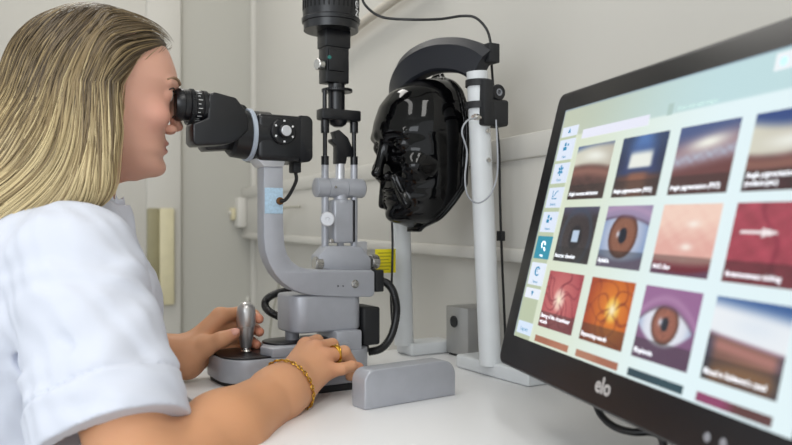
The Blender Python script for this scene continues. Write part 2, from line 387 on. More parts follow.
# prism housings and eyepieces, near and far
hp = [(193, 123), (193, 141), (196, 145.5), (222, 144.5), (232, 143), (241, 138), (249, 130), (249, 119), (245, 109), (236.5, 97.5), (214, 91.5), (209, 94), (208, 118)]
cN = 1.024
for k, cc in enumerate((cN+0.022, 2*CM-cN-0.022-0.02)):
    fo = 0.034*k
    m = MB(RS); m.prism([(bz(x, y, cN)[0]+fo, bz(x, y, cN)[1]) for x, y in hp], cc-0.022, cc+0.016, 0.003, 3)
    ph = m.build('prism_housing', blk, sl)
    e0 = SP(175, 105, cc); zc = SP(190, 105.5, cN+0.022).z
    eb = SP(174.5, 105, cN+0.02).x+fo
    m = MB(RS)
    m.lathe((eb, cc, zc), (1, 0, 0), [(0.006, 0.0150), (0.0, 0.0165), (-0.001, 0.0195), (0.003, 0.0222), (0.010, 0.0226), (0.0115, 0.0216), (0.018, 0.0216), (0.019, 0.0205), (0.0200, 0.0218), (0.0255, 0.0222), (0.027, 0.0208), (0.036, 0.0205), (0.037, 0.022), (0.043, 0.022), (0.044, 0.020), (0.054, 0.019)], 48)
    ey = m.build('eyepiece', blk, sl)
    m = MB(RS)
    for i in range(48):
        a = 2*math.pi*i/48; dz, dc = math.sin(a), math.cos(a)
        m.cone((eb+0.0205, cc+dc*0.0222, zc+dz*0.0222), (eb+0.025, cc+dc*0.0224, zc+dz*0.0224), 0.0008, seg=6)
    m.build('knurled_ring', blk_soft, ey)
    m = MB(RS)
    for i in range(22):
        a = 2*math.pi*i/22; dz, dc = math.sin(a), math.cos(a); L_ = 0.0035 if i % 2 else 0.006
        m.cone((eb+0.028, cc+dc*0.0207, zc+dz*0.0207), (eb+0.028+L_, cc+dc*0.0207, zc+dz*0.0207), 0.00042, seg=6)
    m.build('dioptre_scale', white_m, ey)
    m = MB(RS); m.cone((eb+0.001, cc, zc), (eb+0.004, cc, zc), 0.0145, seg=32); m.build('eye_lens', blk_gloss, ey)
# magnification knob
kp = SP(283, 131.5, 1.048)
m = MB(RS); m.lathe((kp.x, 1.0505, kp.z), (0, -1, 0), [(0, 0.019), (0.001, 0.0195), (0.006, 0.0195), (0.0075, 0.018), (0.0078, 0.0105), (0.014, 0.0100), (0.015, 0.009)], 48); kn = m.build('magnification_knob', blk, sl)
m = MB(RS); m.lathe((kp.x, 1.0355, kp.z), (0, -1, 0), [(0, 0.0078), (0.0015, 0.0078), (0.002, 0.0070)]); m.build('knob_cap', alu_l, kn)
m = MB(RS)
for i in range(6):
    a = math.radians(60*i+30); m.box(-0.0013, 0.0013, -0.0003, 0.0003, -0.0015, 0.0015, 0, M=Matrix.Translation((kp.x+0.0152*math.cos(a), 1.0425, kp.z+0.0152*math.sin(a))) @ Matrix.Rotation(a, 4, 'Y'))
m.build('position_mark', white_m, kn)
# cable of the microscope
p = SP(295, 165, 1.08); zb = btz
m = MB(RS); m.box(p.x-0.0065, p.x+0.0065, 1.07, 1.09, SP(295, 173, 1.08).z, zb+0.002, 0.002); m.build('cable_plug', blk_soft, sl)
sk = SP(280, 201, ca-0.005)
MB(RS).tube([(p.x, 1.08, SP(295, 171, 1.08).z), (p.x, 1.075, SP(295, 180, 1.08).z), S(291, 192, 1.065), S(285, 200, 1.058), (sk.x, ca-0.004, sk.z)], 0.0028).build('short_cable', cable_m, sl)

# ---- illumination tower, column plane
CC = 1.10
def V(px, py, c=CC): return SP(px, py, c)
xb = V(331, 0).x; R_ = 28.5*1.2/F
zr = V(331, 21).z
m = MB(RS)
prof = [(0, R_*0.80), (0.0, R_*0.97), (0.012, R_*0.98), (0.0125, R_*1.03), (0.018, R_*1.05), (0.020, R_*1.0), (0.16, R_*1.0), (0.165, R_*0.95), (0.166, 0.0)]
m.lathe((xb, CC, zr-0.017), (0, 0, 1), prof, 64); lh = m.build('lamp_housing', blk, sl)
m = MB(RS)
for i in range(36):
    a = 2*math.pi*i/36
    if 236 < math.degrees(a) % 360 < 262 or 292 < math.degrees(a) < 322: pass
    m.box(-0.0011, 0.0011, -0.0012, 0.0006, 0.0, 0.08, 0.0003, M=Matrix.Translation((xb+R_*math.cos(a), CC+R_*math.sin(a), zr+0.014)) @ Matrix.Rotation(a-math.pi/2, 4, 'Z'))
m.build('cooling_slot', mat('slot_black', '#020203', 0.8), lh)
# white lettering that climbs the lamp housing
me_l = []
for k, (ch, up) in enumerate((('N', 0.0), ('O', 0.0135))):
    a = math.radians(-46)
    Mx = RS @ Matrix.Translation((xb+(R_+0.0006)*math.cos(a), CC+(R_+0.0006)*math.sin(a), zr+0.008+up)) @ Matrix.Rotation(a+math.pi/2, 4, 'Z') @ Matrix.Rotation(math.pi/2, 4, 'X') @ Matrix.Rotation(math.pi/2, 4, 'Z')
    me_l.append(text_mesh(ch, 0.017, Mx, 0.0004, 'CENTER'))
finish('lettering', join_meshes(me_l), white_m, lh, smooth=None)
m = MB(RS); bb = [V(322.5, 0).x, V(345, 0).x]
m.box(bb[0], bb[1], CC-0.015, CC+0.015, V(333, 84).z, zr-0.015, 0.002); m.box(bb[0]-0.002, bb[1]+0.002, CC-0.017, CC+0.017, V(333, 49).z, zr-0.014, 0.002); m.box(V(324, 0).x, V(340, 0).x, CC-0.0185, CC-0.01, V(333, 73).z, V(333, 52).z, 0.0015)
lb = m.build('lamp_bracket', blk, sl)
m = MB(RS); q = V(330, 57, CC-0.02); m.cone((q.x, CC-0.0195, q.z), (q.x, CC-0.016, q.z), 0.003, bevel=0.0005); m.build('indicator', mat('teal_dot', '#1f6f68', 0.3), lb)
m = MB(RS); q = V(320, 66); m.lathe((q.x+0.002, CC-0.008, q.z), (-1, -0.2, 0), [(-0.004, 0.003), (0.002, 0.003), (0.002, 0.0082), (0.003, 0.0090), (0.012, 0.0090), (0.013, 0.0080)]); m.build('clamp_screw', chrome, sl)
# toothed disc
dc_ = V(337, 91); m = MB(RS); m.lathe((dc_.x, CC, dc_.z-0.002), (0, 0, 1), [(0, 0.0225), (0.001, 0.0235), (0.0035, 0.0235), (0.0045, 0.022)])
for i in range(40):
    a = 2*math.pi*i/40; m.box(-0.001, 0.001, -0.0012, 0.0012, -0.0022, 0.0022, 0.0002, M=Matrix.Translation((dc_.x+0.0238*math.cos(a), CC+0.0238*math.sin(a), dc_.z+0.0002)) @ Matrix.Rotation(a, 4, 'Z'))
m.build('filter_wheel', blk, sl)
m = MB(RS); m.cone((V(336.5, 0).x, CC, V(337, 113).z), (V(336.5, 0).x, CC, V(337, 82).z), 0.0135); m.build('slit_tube', blk, sl)
m = MB(RS); m.cone((V(323.5, 0).x, CC-0.004, V(337, 113).z), (V(323.5, 0).x, CC-0.004, V(337, 92).z), 0.0034); m.build('guide_pin', blk, sl)
# crossbar
m = MB(RS); m.box(V(319, 0).x, V(357.5, 0).x, CC-0.014, CC+0.012, V(337, 121).z, V(337, 110).z, 0.003)
m.lathe((V(338, 0).x, CC, V(338, 127).z), (0, 0, 1), [(0, 0.007), (0.004, 0.013), (0.010, 0.016)])
m.build('crossbar', blk, sl)
for px in (325, 354):
    x = V(px, 0).x
    m = MB(RS); m.lathe((x, CC, V(px, 165).z), (0, 0, 1), [(0, 0.0062), (0.014, 0.0062), (0.0145, 0.0036), (V(px, 133).z-V(px, 165).z-0.0005, 0.0036), (V(px, 133).z-V(px, 165).z, 0.0068), (V(px, 118).z-V(px, 165).z, 0.0068)])
    m.build('hanger_rod', blk, sl)
    m = MB(RS); m.cone((x, CC, V(px, 262).z), (x, CC, V(px, 164).z), 0.0058); m.build('guide_tube', alu, sl)
# mirror holder
mx = V(340, 0).x
m = MB(RS)
m.prism([bz(332, 132, CC), bz(337, 130, CC), bz(346, 138, CC), bz(351, 150, CC), bz(351, 157, CC), bz(345, 157, CC), bz(344, 164, CC), bz(335, 164, CC), bz(335, 146, CC), bz(330, 142, CC), bz(330, 139, CC), bz(334, 139, CC)], CC-0.008, CC+0.008, 0.001)
m.build('mirror_holder', blk, sl)
m = MB(RS); m.cone((mx, CC, V(340, 180).z), (mx, CC, V(340, 161).z), 0.0075); m.build('centre_tube', alu_l, sl)
# barrel
zb_ = V(340, 188).z; x0, x1 = V(315.5, 0).x, V(362.5, 0).x
m = MB(RS); m.lathe((x0, CC, zb_), (1, 0, 0), [(0, 0.0135), (0.001, 0.0155), (0.0195, 0.0158), (0.02, 0.0150), (0.0205, 0.0158), (0.052, 0.0158), (0.0525, 0.0150), (0.053, 0.0158), (x1-x0-0.002, 0.0158), (x1-x0, 0.0145)])
brl = m.build('tilt_barrel', alu, sl)
m = MB(RS); q = V(335.5, 187, CC-0.016); m.cone((q.x, CC-0.0175, q.z), (q.x, CC-0.0145, q.z), 0.0022); m.build('grub_screw', chrome, brl)
# centre body below the barrel, slanted to its foot
m = MB(RS); m.lathe((V(340.5, 0).x, CC, V(340, 203).z), (0, 0, 1), [(0, 0.0155), (0.004, 0.0150), (0.006, 0.0115), (0.014, 0.0115)])
m.box(V(330.5, 0).x, V(350, 0).x, CC-0.014, CC+0.014, V(340, 243).z, V(340, 200).z, 0.004, 3)
m.build('tilt_body', alu, sl)
m = MB(RS); m.box(V(349, 0).x, V(353, 0).x, CC-0.008, CC+0.012, V(340, 242).z, V(340, 200).z, 0.001); m.build('tilt_body_shadow_plate', blk, sl).name = 'shadow_strip'  # thin black strip standing in for the shade beside the tilt body
m = MB(RS); q = V(331, 219, CC-0.03); m.lathe((q.x, CC-0.012, q.z), (-0.35, -1, 0), [(0, 0.004), (0.012, 0.004), (0.012, 0.0105), (0.013, 0.0113), (0.020, 0.0113), (0.021, 0.0100), (0.0212, 0.003), (0.020, 0.0025)]); m.build('tilt_knob', alu_l, sl)
m = MB(RS); m.box(V(335.5, 0).x, V(341, 0).x, CC-0.011, CC-0.004, V(340, 275).z, V(340, 236).z, 0.001); m.build('lock_strip', alu_d, sl)
m = MB(RS); q = V(331, 241, CC-0.014); m.cone((q.x, CC-0.018, q.z), (q.x, CC-0.010, q.z), 0.004, seg=6, bevel=0.0006); m.build('hex_bolt', chrome, sl)
# yoke
yk = [(319, 268), (319, 256), (328, 246), (352, 246), (362, 247), (371, 259), (371, 270), (340, 271)]
m = MB(RS); m.prism([bz(x, y, CC-0.016) for x, y in yk], CC-0.016, CC+0.014, 0.0015); m.build('yoke', alu, sl)
for xa, xs, r in ((V(319.5, 0).x, -1, 0.0105), (V(368, 0).x, 1, 0.0115)):
    z = V(340, 262.5).z; m = MB(RS)
    m.lathe((xa, CC-0.008, z), (xs, 0, 0), [(0, r*0.9), (0.001, r), (0.012, r), (0.0135, r*0.85)], 40)
    for i in range(28):
        a = 2*math.pi*i/28; m.cone((xa+xs*0.002, CC-0.008+r*math.cos(a), z+r*math.sin(a)), (xa+xs*0.011, CC-0.008+r*math.cos(a), z+r*math.sin(a)), 0.0006, seg=6)
    m.build('knurled_knob', chrome, sl)
m = MB(RS); m.box(V(359, 0).x, V(371, 0).x, CC+0.012, CC+0.03, V(340, 262).z, V(340, 242).z, 0.002); m.build('rear_clamp', alu_l, sl)
m = MB(RS); m.cone((V(338, 0).x, CC, V(340, 275).z), (V(338, 0).x, CC, V(340, 266).z), 0.008); m.cone((V(358, 0).x, CC, V(340, 275).z), (V(358, 0).x, CC, V(340, 266).z), 0.009); m.build('yoke_foot', alu_d, sl)
# thick ribbed cables of the instrument
rib = lambda t, i: 1.0+0.10*(i % 2)
MB(RS).tube([S(381, 281, 1.085), S(388, 284, 1.085), S(394, 294, 1.085), S(396.5, 312, 1.085), S(392, 334, 1.085), S(382, 348, 1.09), S(368, 352, 1.10)], 0.0062, seg=14, sub=14, rfun=rib).build('ribbed_cable', cable_m, sl)
MB(RS).tube([S(325, 298, 1.20), S(300, 291, 1.20), S(281, 292, 1.20), S(268, 298, 1.20), S(265, 305, 1.195), S(270, 312, 1.18), S(283, 318, 1.17), S(296, 320, 1.16)], 0.0060, seg=14, sub=12, rfun=rib).build('ribbed_cable', cable_m, sl)
# supply cable from the lamp to the head rest
hz = V(331, -30).z

# ------------------------------------------------------------------ rail cover bar
def bcY(px, py): # ground point on the table at a pixel, bench frame
    Y = F*(1-TZ)/(py-222.5); X = (px-396)/F*Y; return bc(X, Y)
q0 = bcY(365, 410.6); q1 = bcY(456, 395)
cbar = (q0[1]+q1[1])/2
L_ = q1[0]-q0[0]; hh = 0.050
arc = [(q0[0], TZ), (q0[0], TZ+hh-0.016)]+[(q0[0]+0.016-0.016*math.cos(a), TZ+hh-0.016+0.016*math.sin(a)) for a in [math.pi/2*i/8 for i in range(1, 9)]]+[(q1[0]-0.022+0.022*math.sin(a), TZ+hh-0.022+0.022*math.cos(a)) for a in [math.pi/2*i/8 for i in range(0, 9)]]+[(q1[0], TZ)]
ang = math.atan2(q1[1]-q0[1], q1[0]-q0[0])
Mb = Matrix.Translation((q0[0], q0[1], 0)) @ Matrix.Rotation(ang, 4, 'Z') @ Matrix.Translation((-q0[0], -q0[1], 0))
m = MB(RS); m.prism(arc, q0[1], q0[1]+0.032, 0.0022, 3, M=Mb)
m.build('rail_cover', alu, label='short silver rail cover with rounded corners lying in front of the microscope base', cat='rail cover')

# ------------------------------------------------------------------ head rest frame
hr = thing('headrest_frame', 'grey twin-post head rest frame with black forehead band', 'head rest', tuple(G(0.739, 1.07, TZ)), RS)
n0 = bcY(528, 387.5); n1 = bcY(457, 367); n2 = bcY(580, 380)
def foot(b0, b1, c0_, c1, nm='foot'):
    m = MB(RS); m.prism([(b0, c0_), (b1, c0_), (b1, c1), (b0, c1)], TZ, TZ+0.022, 0.004, 3, plane='xy'); return m.build(nm, pole_m, hr)
fb0, fc0 = n0[0], n0[1]; fc1 = n1[1]
foot(fb0, fb0+0.11, fc0, fc1)
l0 = bcY(409, 356)
foot(l0[0], l0[0]+0.095, l0[1]-0.01, l0[1]+0.045)
def pole(bb, ccn, ztop, lean):
    m = MB(RS); m.cone((bb, ccn, TZ+0.018), (bb-lean, ccn, ztop), 0.0175, 0.0165, seg=40); return m.build('post', pole_m, hr)
pr_b = SP(490.5, 362, 0.944).x; zR = SP(478, 72, 0.944).z
pole(pr_b, 0.944, zR, 0.026)
pl_b = SP(404, 340, 1.178).x
pole(pl_b, 1.178, zR, 0.012)
for py in (131, 160):
    pb = SP(487.5 if py < 150 else 488.5, py, 0.926); m = MB(RS); m.cone((pb.x, 0.9235, pb.z), (pb.x, 0.930, pb.z), 0.0035, bevel=0.0006); m.build('post_screw', chrome, hr)
# label plate on the near foot
m = MB(RS); m.box(fb0+0.02, fb0+0.085, fc0+0.03, fc0+0.075, TZ+0.0195, TZ+0.0208, 0.0003); m.build('label_plate', mat('grey_label', '#6d6a66', 0.5, var=0.5, scale=120), hr)
# forehead band: a thick padded arch from post to post
path = [SP(483, 66, 0.945), SP(474, 59.5, 0.962), SP(462, 55.5, 0.985), SP(449, 54.5, 1.01), SP(436, 55.5, 1.035), SP(423, 60, 1.06), SP(411, 68, 1.085), SP(402, 79, 1.11), SP(397, 92, 1.14), SP(396, 104, 1.17)]
dense = []
for i in range(len(path)-1):
    a, b, c, d = path[max(i-1, 0)], path[i], path[i+1], path[min(i+2, len(path)-1)]
    for k in range(5):
        t_ = k/5; dense.append(0.5*((2*b)+(c-a)*t_+(2*a-5*b+4*c-d)*t_*t_+(3*b-a-3*c+d)*t_**3))
dense.append(path[-1])
pf = [(-0.013, -0.024), (-0.013, 0.014), (-0.004, 0.027), (0.010, 0.027), (0.014, 0.022), (0.014, -0.024), (0.010, -0.028), (-0.009, -0.028)]
MB(RS).sweep(dense, pf).build('forehead_band', navy, hr, smooth=25)
# black clamp with knobs on the right post
cx = SP(478, 0, 0.944).x; y0 = 0.944
for py in (84, 106):
    m = MB(RS); m.lathe((cx+0.001, y0, SP(478, py+3, y0).z), (0, 0, 1), [(0, 0.0185), (0, 0.0205), (0.010, 0.0205), (0.010, 0.0185)]); m.build('clamp_strap', blk_soft, hr)
m = MB(RS); a0 = SP(482, 125, y0-0.02); a1 = SP(492, 80, y0-0.02); m.box(a0.x, a1.x, y0-0.026, y0+0.006, a0.z, a1.z, 0.003)
a0 = SP(487, 125, y0-0.02); a1 = SP(506, 100, y0-0.02); m.box(a0.x, a1.x+0.004, y0-0.024, y0+0.012, a0.z, a1.z, 0.005, 3)
cl = m.build('clamp_block', blk_soft, hr)
a0 = SP(498, 92.5, y0-0.02); m = MB(RS); m.lathe((a0.x, y0+0.008, a0.z), (0.0, -1, 0), [(0, 0.0125), (0.030, 0.0125), (0.032, 0.011), (0.032, 0.006), (0.031, 0.0055)]); m.build('clamp_knob', blk, cl)
m = MB(RS); m.lathe((a0.x, y0-0.0215, a0.z), (0.0, -1, 0), [(0, 0.0055), (0.0025, 0.0055), (0.0028, 0.004), (0.0015, 0.0035)]); m.build('knob_ring', alu_d, cl)
a0 = SP(483, 117, y0-0.03); m = MB(RS); m.lathe((a0.x, y0-0.022, a0.z), (-1, -0.3, 0), [(0, 0.0035), (0.006, 0.0035), (0.006, 0.0048), (0.012, 0.0048), (0.012, 0.003), (0.018, 0.0028)]); m.build('lead_plug', chrome, cl)
m = MB(RS); a0 = SP(488, 62, y0-0.01); a1 = SP(498.5, 44, y0-0.01); m.box(a0.x, a1.x, y0-0.014, y0+0.012, a0.z, a1.z, 0.002); m.build('cable_clip', blk_soft, hr)
# wires
MB(RS).tube([S(476, 118, 0.908), S(467, 121, 0.905), S(462, 132, 0.905), S(467, 152, 0.905), S(465, 178, 0.905), S(468, 196, 0.905), S(478, 203, 0.905), S(490, 195, 0.905), S(497, 176, 0.905), S(497.5, 150, 0.905), S(496, 120, 0.918)], 0.0013, sub=10).build('grey_sensor_lead', wire_m, label='thin grey lead looping from the black clamp down beside the right post', cat='wire')
MB(RS).tube([S(350, -34, 1.09), S(360, -8, 1.06), S(366, 6, 1.05), S(382, 17, 1.03), S(410, 19.5, 1.0), S(440, 19, 0.98), S(462, 16, 0.965), S(476, 18, 0.95), S(487, 30, 0.94), S(491, 46, 0.932), S(491.5, 58, 0.944), S(492, 70, 0.962), S(495, 110, 0.967), S(499, 150, 0.967), S(500, 200, 0.967), S(502, 260, 0.967), S(505, 330, 0.967), S(506, 366, 0.972)], 0.0021, sub=10).build('black_power_cable', cable_m, label='black cable looping from the lamp housing over to the right post and down it', cat='cable')
m = MB(RS); a0 = SP(501, 236, 0.965); m.box(a0.x-0.004, a0.x+0.005, 0.960, 0.972, a0.z-0.008, a0.z+0.008, 0.001); m.build('cable_tie', blk_soft, hr)

# ------------------------------------------------------------------ volume modelling (signed distance fields)
import openvdb as vdb
class Vol:
    def __init__(s, lo, hi, h):
        s.lo = np.array(lo, float); s.h = h; s.n = np.ceil((np.array(hi)-s.lo)/h).astype(int)+1
        s.a = np.full(s.n, 4*h, np.float32)
    def sub(s, lo, hi):
        i0 = np.clip(np.floor((np.array(lo)-s.lo)/s.h).astype(int), 0, s.n); i1 = np.clip(np.ceil((np.array(hi)-s.lo)/s.h).astype(int)+1, 0, s.n)
        sl_ = tuple(slice(a, b) for a, b in zip(i0, i1))
        ax = [s.lo[k]+s.h*np.arange(i0[k], i1[k]) for k in range(3)]
        return sl_, ax[0][:, None, None].astype(np.float32), ax[1][None, :, None].astype(np.float32), ax[2][None, None, :].astype(np.float32)
    def add(s, fn, lo, hi, k=0.0, op='u'):
        sl_, X, Y, Z = s.sub(np.array(lo)-k-3*s.h, np.array(hi)+k+3*s.h)
        if min(s.a[sl_].shape) == 0: return
        b = fn(X, Y, Z); a = s.a[sl_]
        if op == 'u':
            if k > 0:
                m_ = np.clip(0.5+0.5*(a-b)/k, 0, 1); r = a*(1-m_)+b*m_-k*m_*(1-m_)
            else: r = np.minimum(a, b)
        else:                                                     # subtract b
            b = -b
            if k > 0:
                m_ = np.clip(0.5-0.5*(a-b)/k, 0, 1); r = a*(1-m_)+b*m_+k*m_*(1-m_)
            else: r = np.maximum(a, b)
        s.a[sl_] = r
    def cap(s, p, q, r0, r1=None, k=0.01, op='u', flat=None):
        """tapered capsule; flat=(direction, factor) squashes it along a direction"""
        p = np.array(p, float); q = np.array(q, float); r1 = r0 if r1 is None else r1; d = q-p; L2 = float(d@d)+1e-12
        def fn(X, Y, Z):
            x, y, z = X-p[0], Y-p[1], Z-p[2]; t = np.clip((x*d[0]+y*d[1]+z*d[2])/L2, 0, 1)
            x = x-t*d[0]; y = y-t*d[1]; z = z-t*d[2]
            rr = r0+(r1-r0)*t
            if flat is not None:
                f = flat[0]; g = (x*f[0]+y*f[1]+z*f[2]); q2 = x*x+y*y+z*z-g*g+(g*flat[1])**2
                return (np.sqrt(np.maximum(q2, 0))-rr)/max(1, flat[1]**0.5)
            return np.sqrt(x*x+y*y+z*z)-rr
        R = max(r0, r1)*(1.6 if flat is not None else 1)
        s.add(fn, np.minimum(p, q)-R, np.maximum(p, q)+R, k, op)
    def chain(s, pts, rs, k=0.006, k0=None):
        for i in range(len(pts)-1): s.cap(pts[i], pts[i+1], rs[i], rs[i+1], k if (i or k0 is None) else k0)
    def ell(s, c, r, Rm=None, k=0.01, op='u'):
        """ellipsoid; Rm rows are its own axes"""
        c = np.array(c, float); r = np.array(r, float); Rm = np.eye(3) if Rm is None else np.array(Rm)
        def fn(X, Y, Z):
            x, y, z = X-c[0], Y-c[1], Z-c[2]; u = [(x*Rm[i][0]+y*Rm[i][1]+z*Rm[i][2]) for i in range(3)]
            k1 = np.sqrt(sum((u[i]/r[i])**2 for i in range(3))); k2 = np.sqrt(sum((u[i]/r[i]**2)**2 for i in range(3)))+1e-9
            return k1*(k1-1)/k2
        R = r.max(); s.add(fn, c-R, c+R, k, op)
    def sample(s, p):
        q = (p-s.lo)/s.h; q = np.clip(q, 0, s.n-1.001); i = q.astype(int); f = q-i; v = 0
        for dx in (0, 1):
            for dy in (0, 1):
                for dz in (0, 1):
                    wt = (f[:, 0] if dx else 1-f[:, 0])*(f[:, 1] if dy else 1-f[:, 1])*(f[:, 2] if dz else 1-f[:, 2])
                    v = v+wt*s.a[i[:, 0]+dx, i[:, 1]+dy, i[:, 2]+dz]
        return v
    def mesh(s, name):
        arr = np.clip(s.a, -3*s.h, 3*s.h)
        arr[0], arr[-1] = 3*s.h, 3*s.h; arr[:, 0], arr[:, -1] = 3*s.h, 3*s.h; arr[:, :, 0], arr[:, :, -1] = 3*s.h, 3*s.h
        g = vdb.FloatGrid(3*s.h); g.copyFromArray(arr)
        pts, quads = g.convertToQuads(isovalue=0.0)
        pts = pts.astype(np.float64)*s.h+s.lo; quads = quads[:, ::-1].astype(np.int32)
        me = bpy.data.meshes.new(name)
        me.vertices.add(len(pts)); me.vertices.foreach_set('co', pts.ravel().astype(np.float32))
        me.loops.add(quads.size); me.loops.foreach_set('vertex_index', quads.ravel())
        me.polygons.add(len(quads)); me.polygons.foreach_set('loop_start', np.arange(0, quads.size, 4, dtype=np.int32))
        me.update(calc_edges=True); me.validate()
        # make the faces point outwards
        p0 = pts[quads[:, 0]]; nrm = np.cross(pts[quads[:, 1]]-p0, pts[quads[:, 2]]-p0)
        if (p0*nrm).sum() < 0: me.flip_normals()
        return me
def setcol(me, col):
    a = me.color_attributes.new('col', 'FLOAT_COLOR', 'POINT')
    c = np.ones((len(me.vertices), 4), np.float32); c[:, :3] = col; a.data.foreach_set('color', c.ravel())
def coords(me):
    co = np.empty(len(me.vertices)*3, np.float32); me.vertices.foreach_get('co', co); return co.reshape(-1, 3).astype(float)

def smooth_curve(zs, vs_, sig=0.0035):
    zz = np.arange(-0.13, 0.14, 0.0005); o = np.argsort(zs); v = np.interp(zz, np.array(zs)[o], np.array(vs_)[o])
    kx = np.exp(-0.5*(np.arange(-30, 31)*0.0005/sig)**2); kx /= kx.sum()
    return zz, np.convolve(np.pad(v, 30, mode='edge'), kx, 'valid')
ZF = [0.112, 0.109, 0.10, 0.085, 0.065, 0.037, 0.015, 0.0, -0.02, -0.045, -0.055, -0.063, -0.071, -0.078, -0.086, -0.095, -0.102, -0.108, -0.113, -0.117]
FF = [-0.02, 0.015, 0.04, 0.062, 0.077, 0.086, 0.090, 0.083, 0.078, 0.071, 0.071, 0.073, 0.070, 0.073, 0.066, 0.069, 0.069, 0.064, 0.052, 0.03]
BK = [-0.03, -0.05, -0.072, -0.088, -0.098, -0.104, -0.104, -0.10, -0.095, -0.078, -0.06, -0.05, -0.04, -0.03, -0.022, -0.014, -0.008, -0.004, 0.0, 0.02]
WW = [0.008, 0.025, 0.042, 0.058, 0.068, 0.075, 0.076, 0.075, 0.073, 0.067, 0.064, 0.061, 0.058, 0.055, 0.050, 0.043, 0.036, 0.028, 0.018, 0.006]
def head(vol, O, fwd, sx=1, sy=1, szu=1, szd=1, nose=1.0, strong=1.0, mask=False):
    """O: point between the ears at eye height; fwd: facing direction in plan"""
    O = np.array(O, float); fw = np.array([fwd[0], fwd[1], 0.0]); lf = np.array([-fwd[1], fwd[0], 0.0]); up = np.array([0, 0, 1.0])
    BK2 = [b if z > -0.05 else -0.085 for z, b in zip(ZF, BK)] if mask else BK
    WW2 = WW[:9]+[0.072, 0.071, 0.070, 0.068, 0.066, 0.063, 0.058, 0.053, 0.047, 0.036, 0.015] if mask else WW
    zz, f_ = smooth_curve(ZF, FF); _, b_ = smooth_curve(ZF, BK2); _, w_ = smooth_curve(ZF, WW2)
    def fn(X, Y, Z):
        x = ((X-O[0])*fw[0]+(Y-O[1])*fw[1])/sx; y = ((X-O[0])*lf[0]+(Y-O[1])*lf[1])/sy; z = (Z-O[2]); z = np.where(z > 0, z/szu, z/szd)
        f = np.interp(z, zz, f_); b = np.interp(z, zz, b_); w_i = np.interp(z, zz, w_)
        a = (f-b)/2; cx_ = (f+b)/2; e = 2.25
        rr = (np.abs((x-cx_)/a)**e+np.abs(y/w_i)**e)**(1/e)
        d = (rr-1)*np.minimum(a, w_i)
        d = np.maximum(d, np.maximum(z-0.113, -0.1175-z)+0*d)
        return d.astype(np.float32)
    vol.add(fn, O-0.15, O+0.15, 0.006)
    def L(x, y, z): return O+fw*x*sx+lf*y*sy+up*z*(szu if z > 0 else szd)
    ax = [fw, lf, up]
    # sockets, brow, cheeks
    for s_ in (-1, 1):
        vol.ell(L(0.094, s_*0.030, -0.004), (0.018*strong, 0.021, 0.013*strong), ax, 0.010, 's')
        vol.cap(L(0.080, s_*0.012, 0.013), L(0.072, s_*0.045, 0.013), 0.006*strong, 0.004, 0.008)
        vol.ell(L(0.052, s_*0.043, -0.034), (0.020, 0.020, 0.017), ax, 0.018)
        vol.ell(L(0.0655, s_*0.031, -0.003), (0.0135, 0.0155, 0.0125), ax, 0.003)
        if mask:
            vol.cap(L(0.072, s_*0.016, -0.048), L(0.062, s_*0.036, -0.085), 0.005, 0.006, 0.006)
            vol.cap(L(0.079, s_*0.018, -0.002), L(0.068, s_*0.044, -0.006), 0.0022, 0.0015, 0.002)
            vol.cap(L(0.0805, s_*0.022, -0.040), L(0.066, s_*0.030, -0.066), 0.0035, 0.003, 0.005, 's')
    # nose
    n = nose
    vol.cap(L(0.079, 0, 0.004), L(0.0865+0.006*(n-1)*3, 0, -0.036), 0.0065, 0.0068*n, 0.008)
    vol.ell(L(0.0875+0.008*(n-1)*3, 0, -0.0415), (0.0088*n, 0.0078*n, 0.0068*n), ax, 0.004)
    for s_ in (-1, 1):
        vol.ell(L(0.079, s_*0.0105*n, -0.046), (0.009, 0.0055, 0.0060), ax, 0.003)
        vol.ell(L(0.0835, s_*0.006, -0.0525), (0.004, 0.0028, 0.003), ax, 0.002, 's')
    # lips and chin
    vol.ell(L(0.066, 0, -0.0655), (0.0110, 0.021, 0.0050), ax, 0.003)
    vol.ell(L(0.0645, 0, -0.0765), (0.0112, 0.0185, 0.0055), ax, 0.003)
    vol.cap(L(0.079, -0.016, -0.0708), L(0.0795, 0.016, -0.0708), 0.0022, 0.0022, 0.002, 's')
    vol.ell(L(0.058, 0, -0.099), (0.014, 0.017, 0.012), ax, 0.010)
    return L, (fw, lf, up)

# ---- glossy black mask on the head rest
MO = G(0.706, 1.07, 1.128)
vm = Vol(MO-Vector((0.18, 0.18, 0.18)), MO+Vector((0.18, 0.18, 0.17)), 0.0017)
Lm, _ = head(vm, MO, (-CT, -ST), 1.08, 1.10, 1.03, 1.16, nose=1.16, strong=1.2, mask=True)
inner = vm.a.copy(); vm.a = np.maximum(vm.a, -(inner+0.0045))
sl_, X, Y, Z = vm.sub(vm.lo, vm.lo+vm.h*vm.n); bb_ = CT*X+ST*Y; lim_ = np.where(Z > 1.06, 0.728, 0.728-(1.06-Z)*0.62)
vm.a = np.minimum(vm.a, np.maximum(np.maximum(inner-0.005, -(inner+0.0045)), (lim_-0.008)-bb_)).astype(np.float32)
def cutp(X, Y, Z):
    b = CT*X+ST*Y
    lim = np.where(Z > 1.06, 0.728, 0.728-(1.06-Z)*0.62)
    return (lim-b).astype(np.float32)+0*Z
vm.add(cutp, vm.lo, vm.lo+vm.h*vm.n, 0.0015, 's')
me = vm.mesh('m')
mk = thing('mannequin_mask', 'glossy black face mask hanging inside the head rest frame', 'mask', tuple(G(0.70, 1.07, 0.985)), RS)
finish('face_shell', me, blk_gloss, mk, smooth=None); me.polygons.foreach_set('use_smooth', [True]*len(me.polygons))
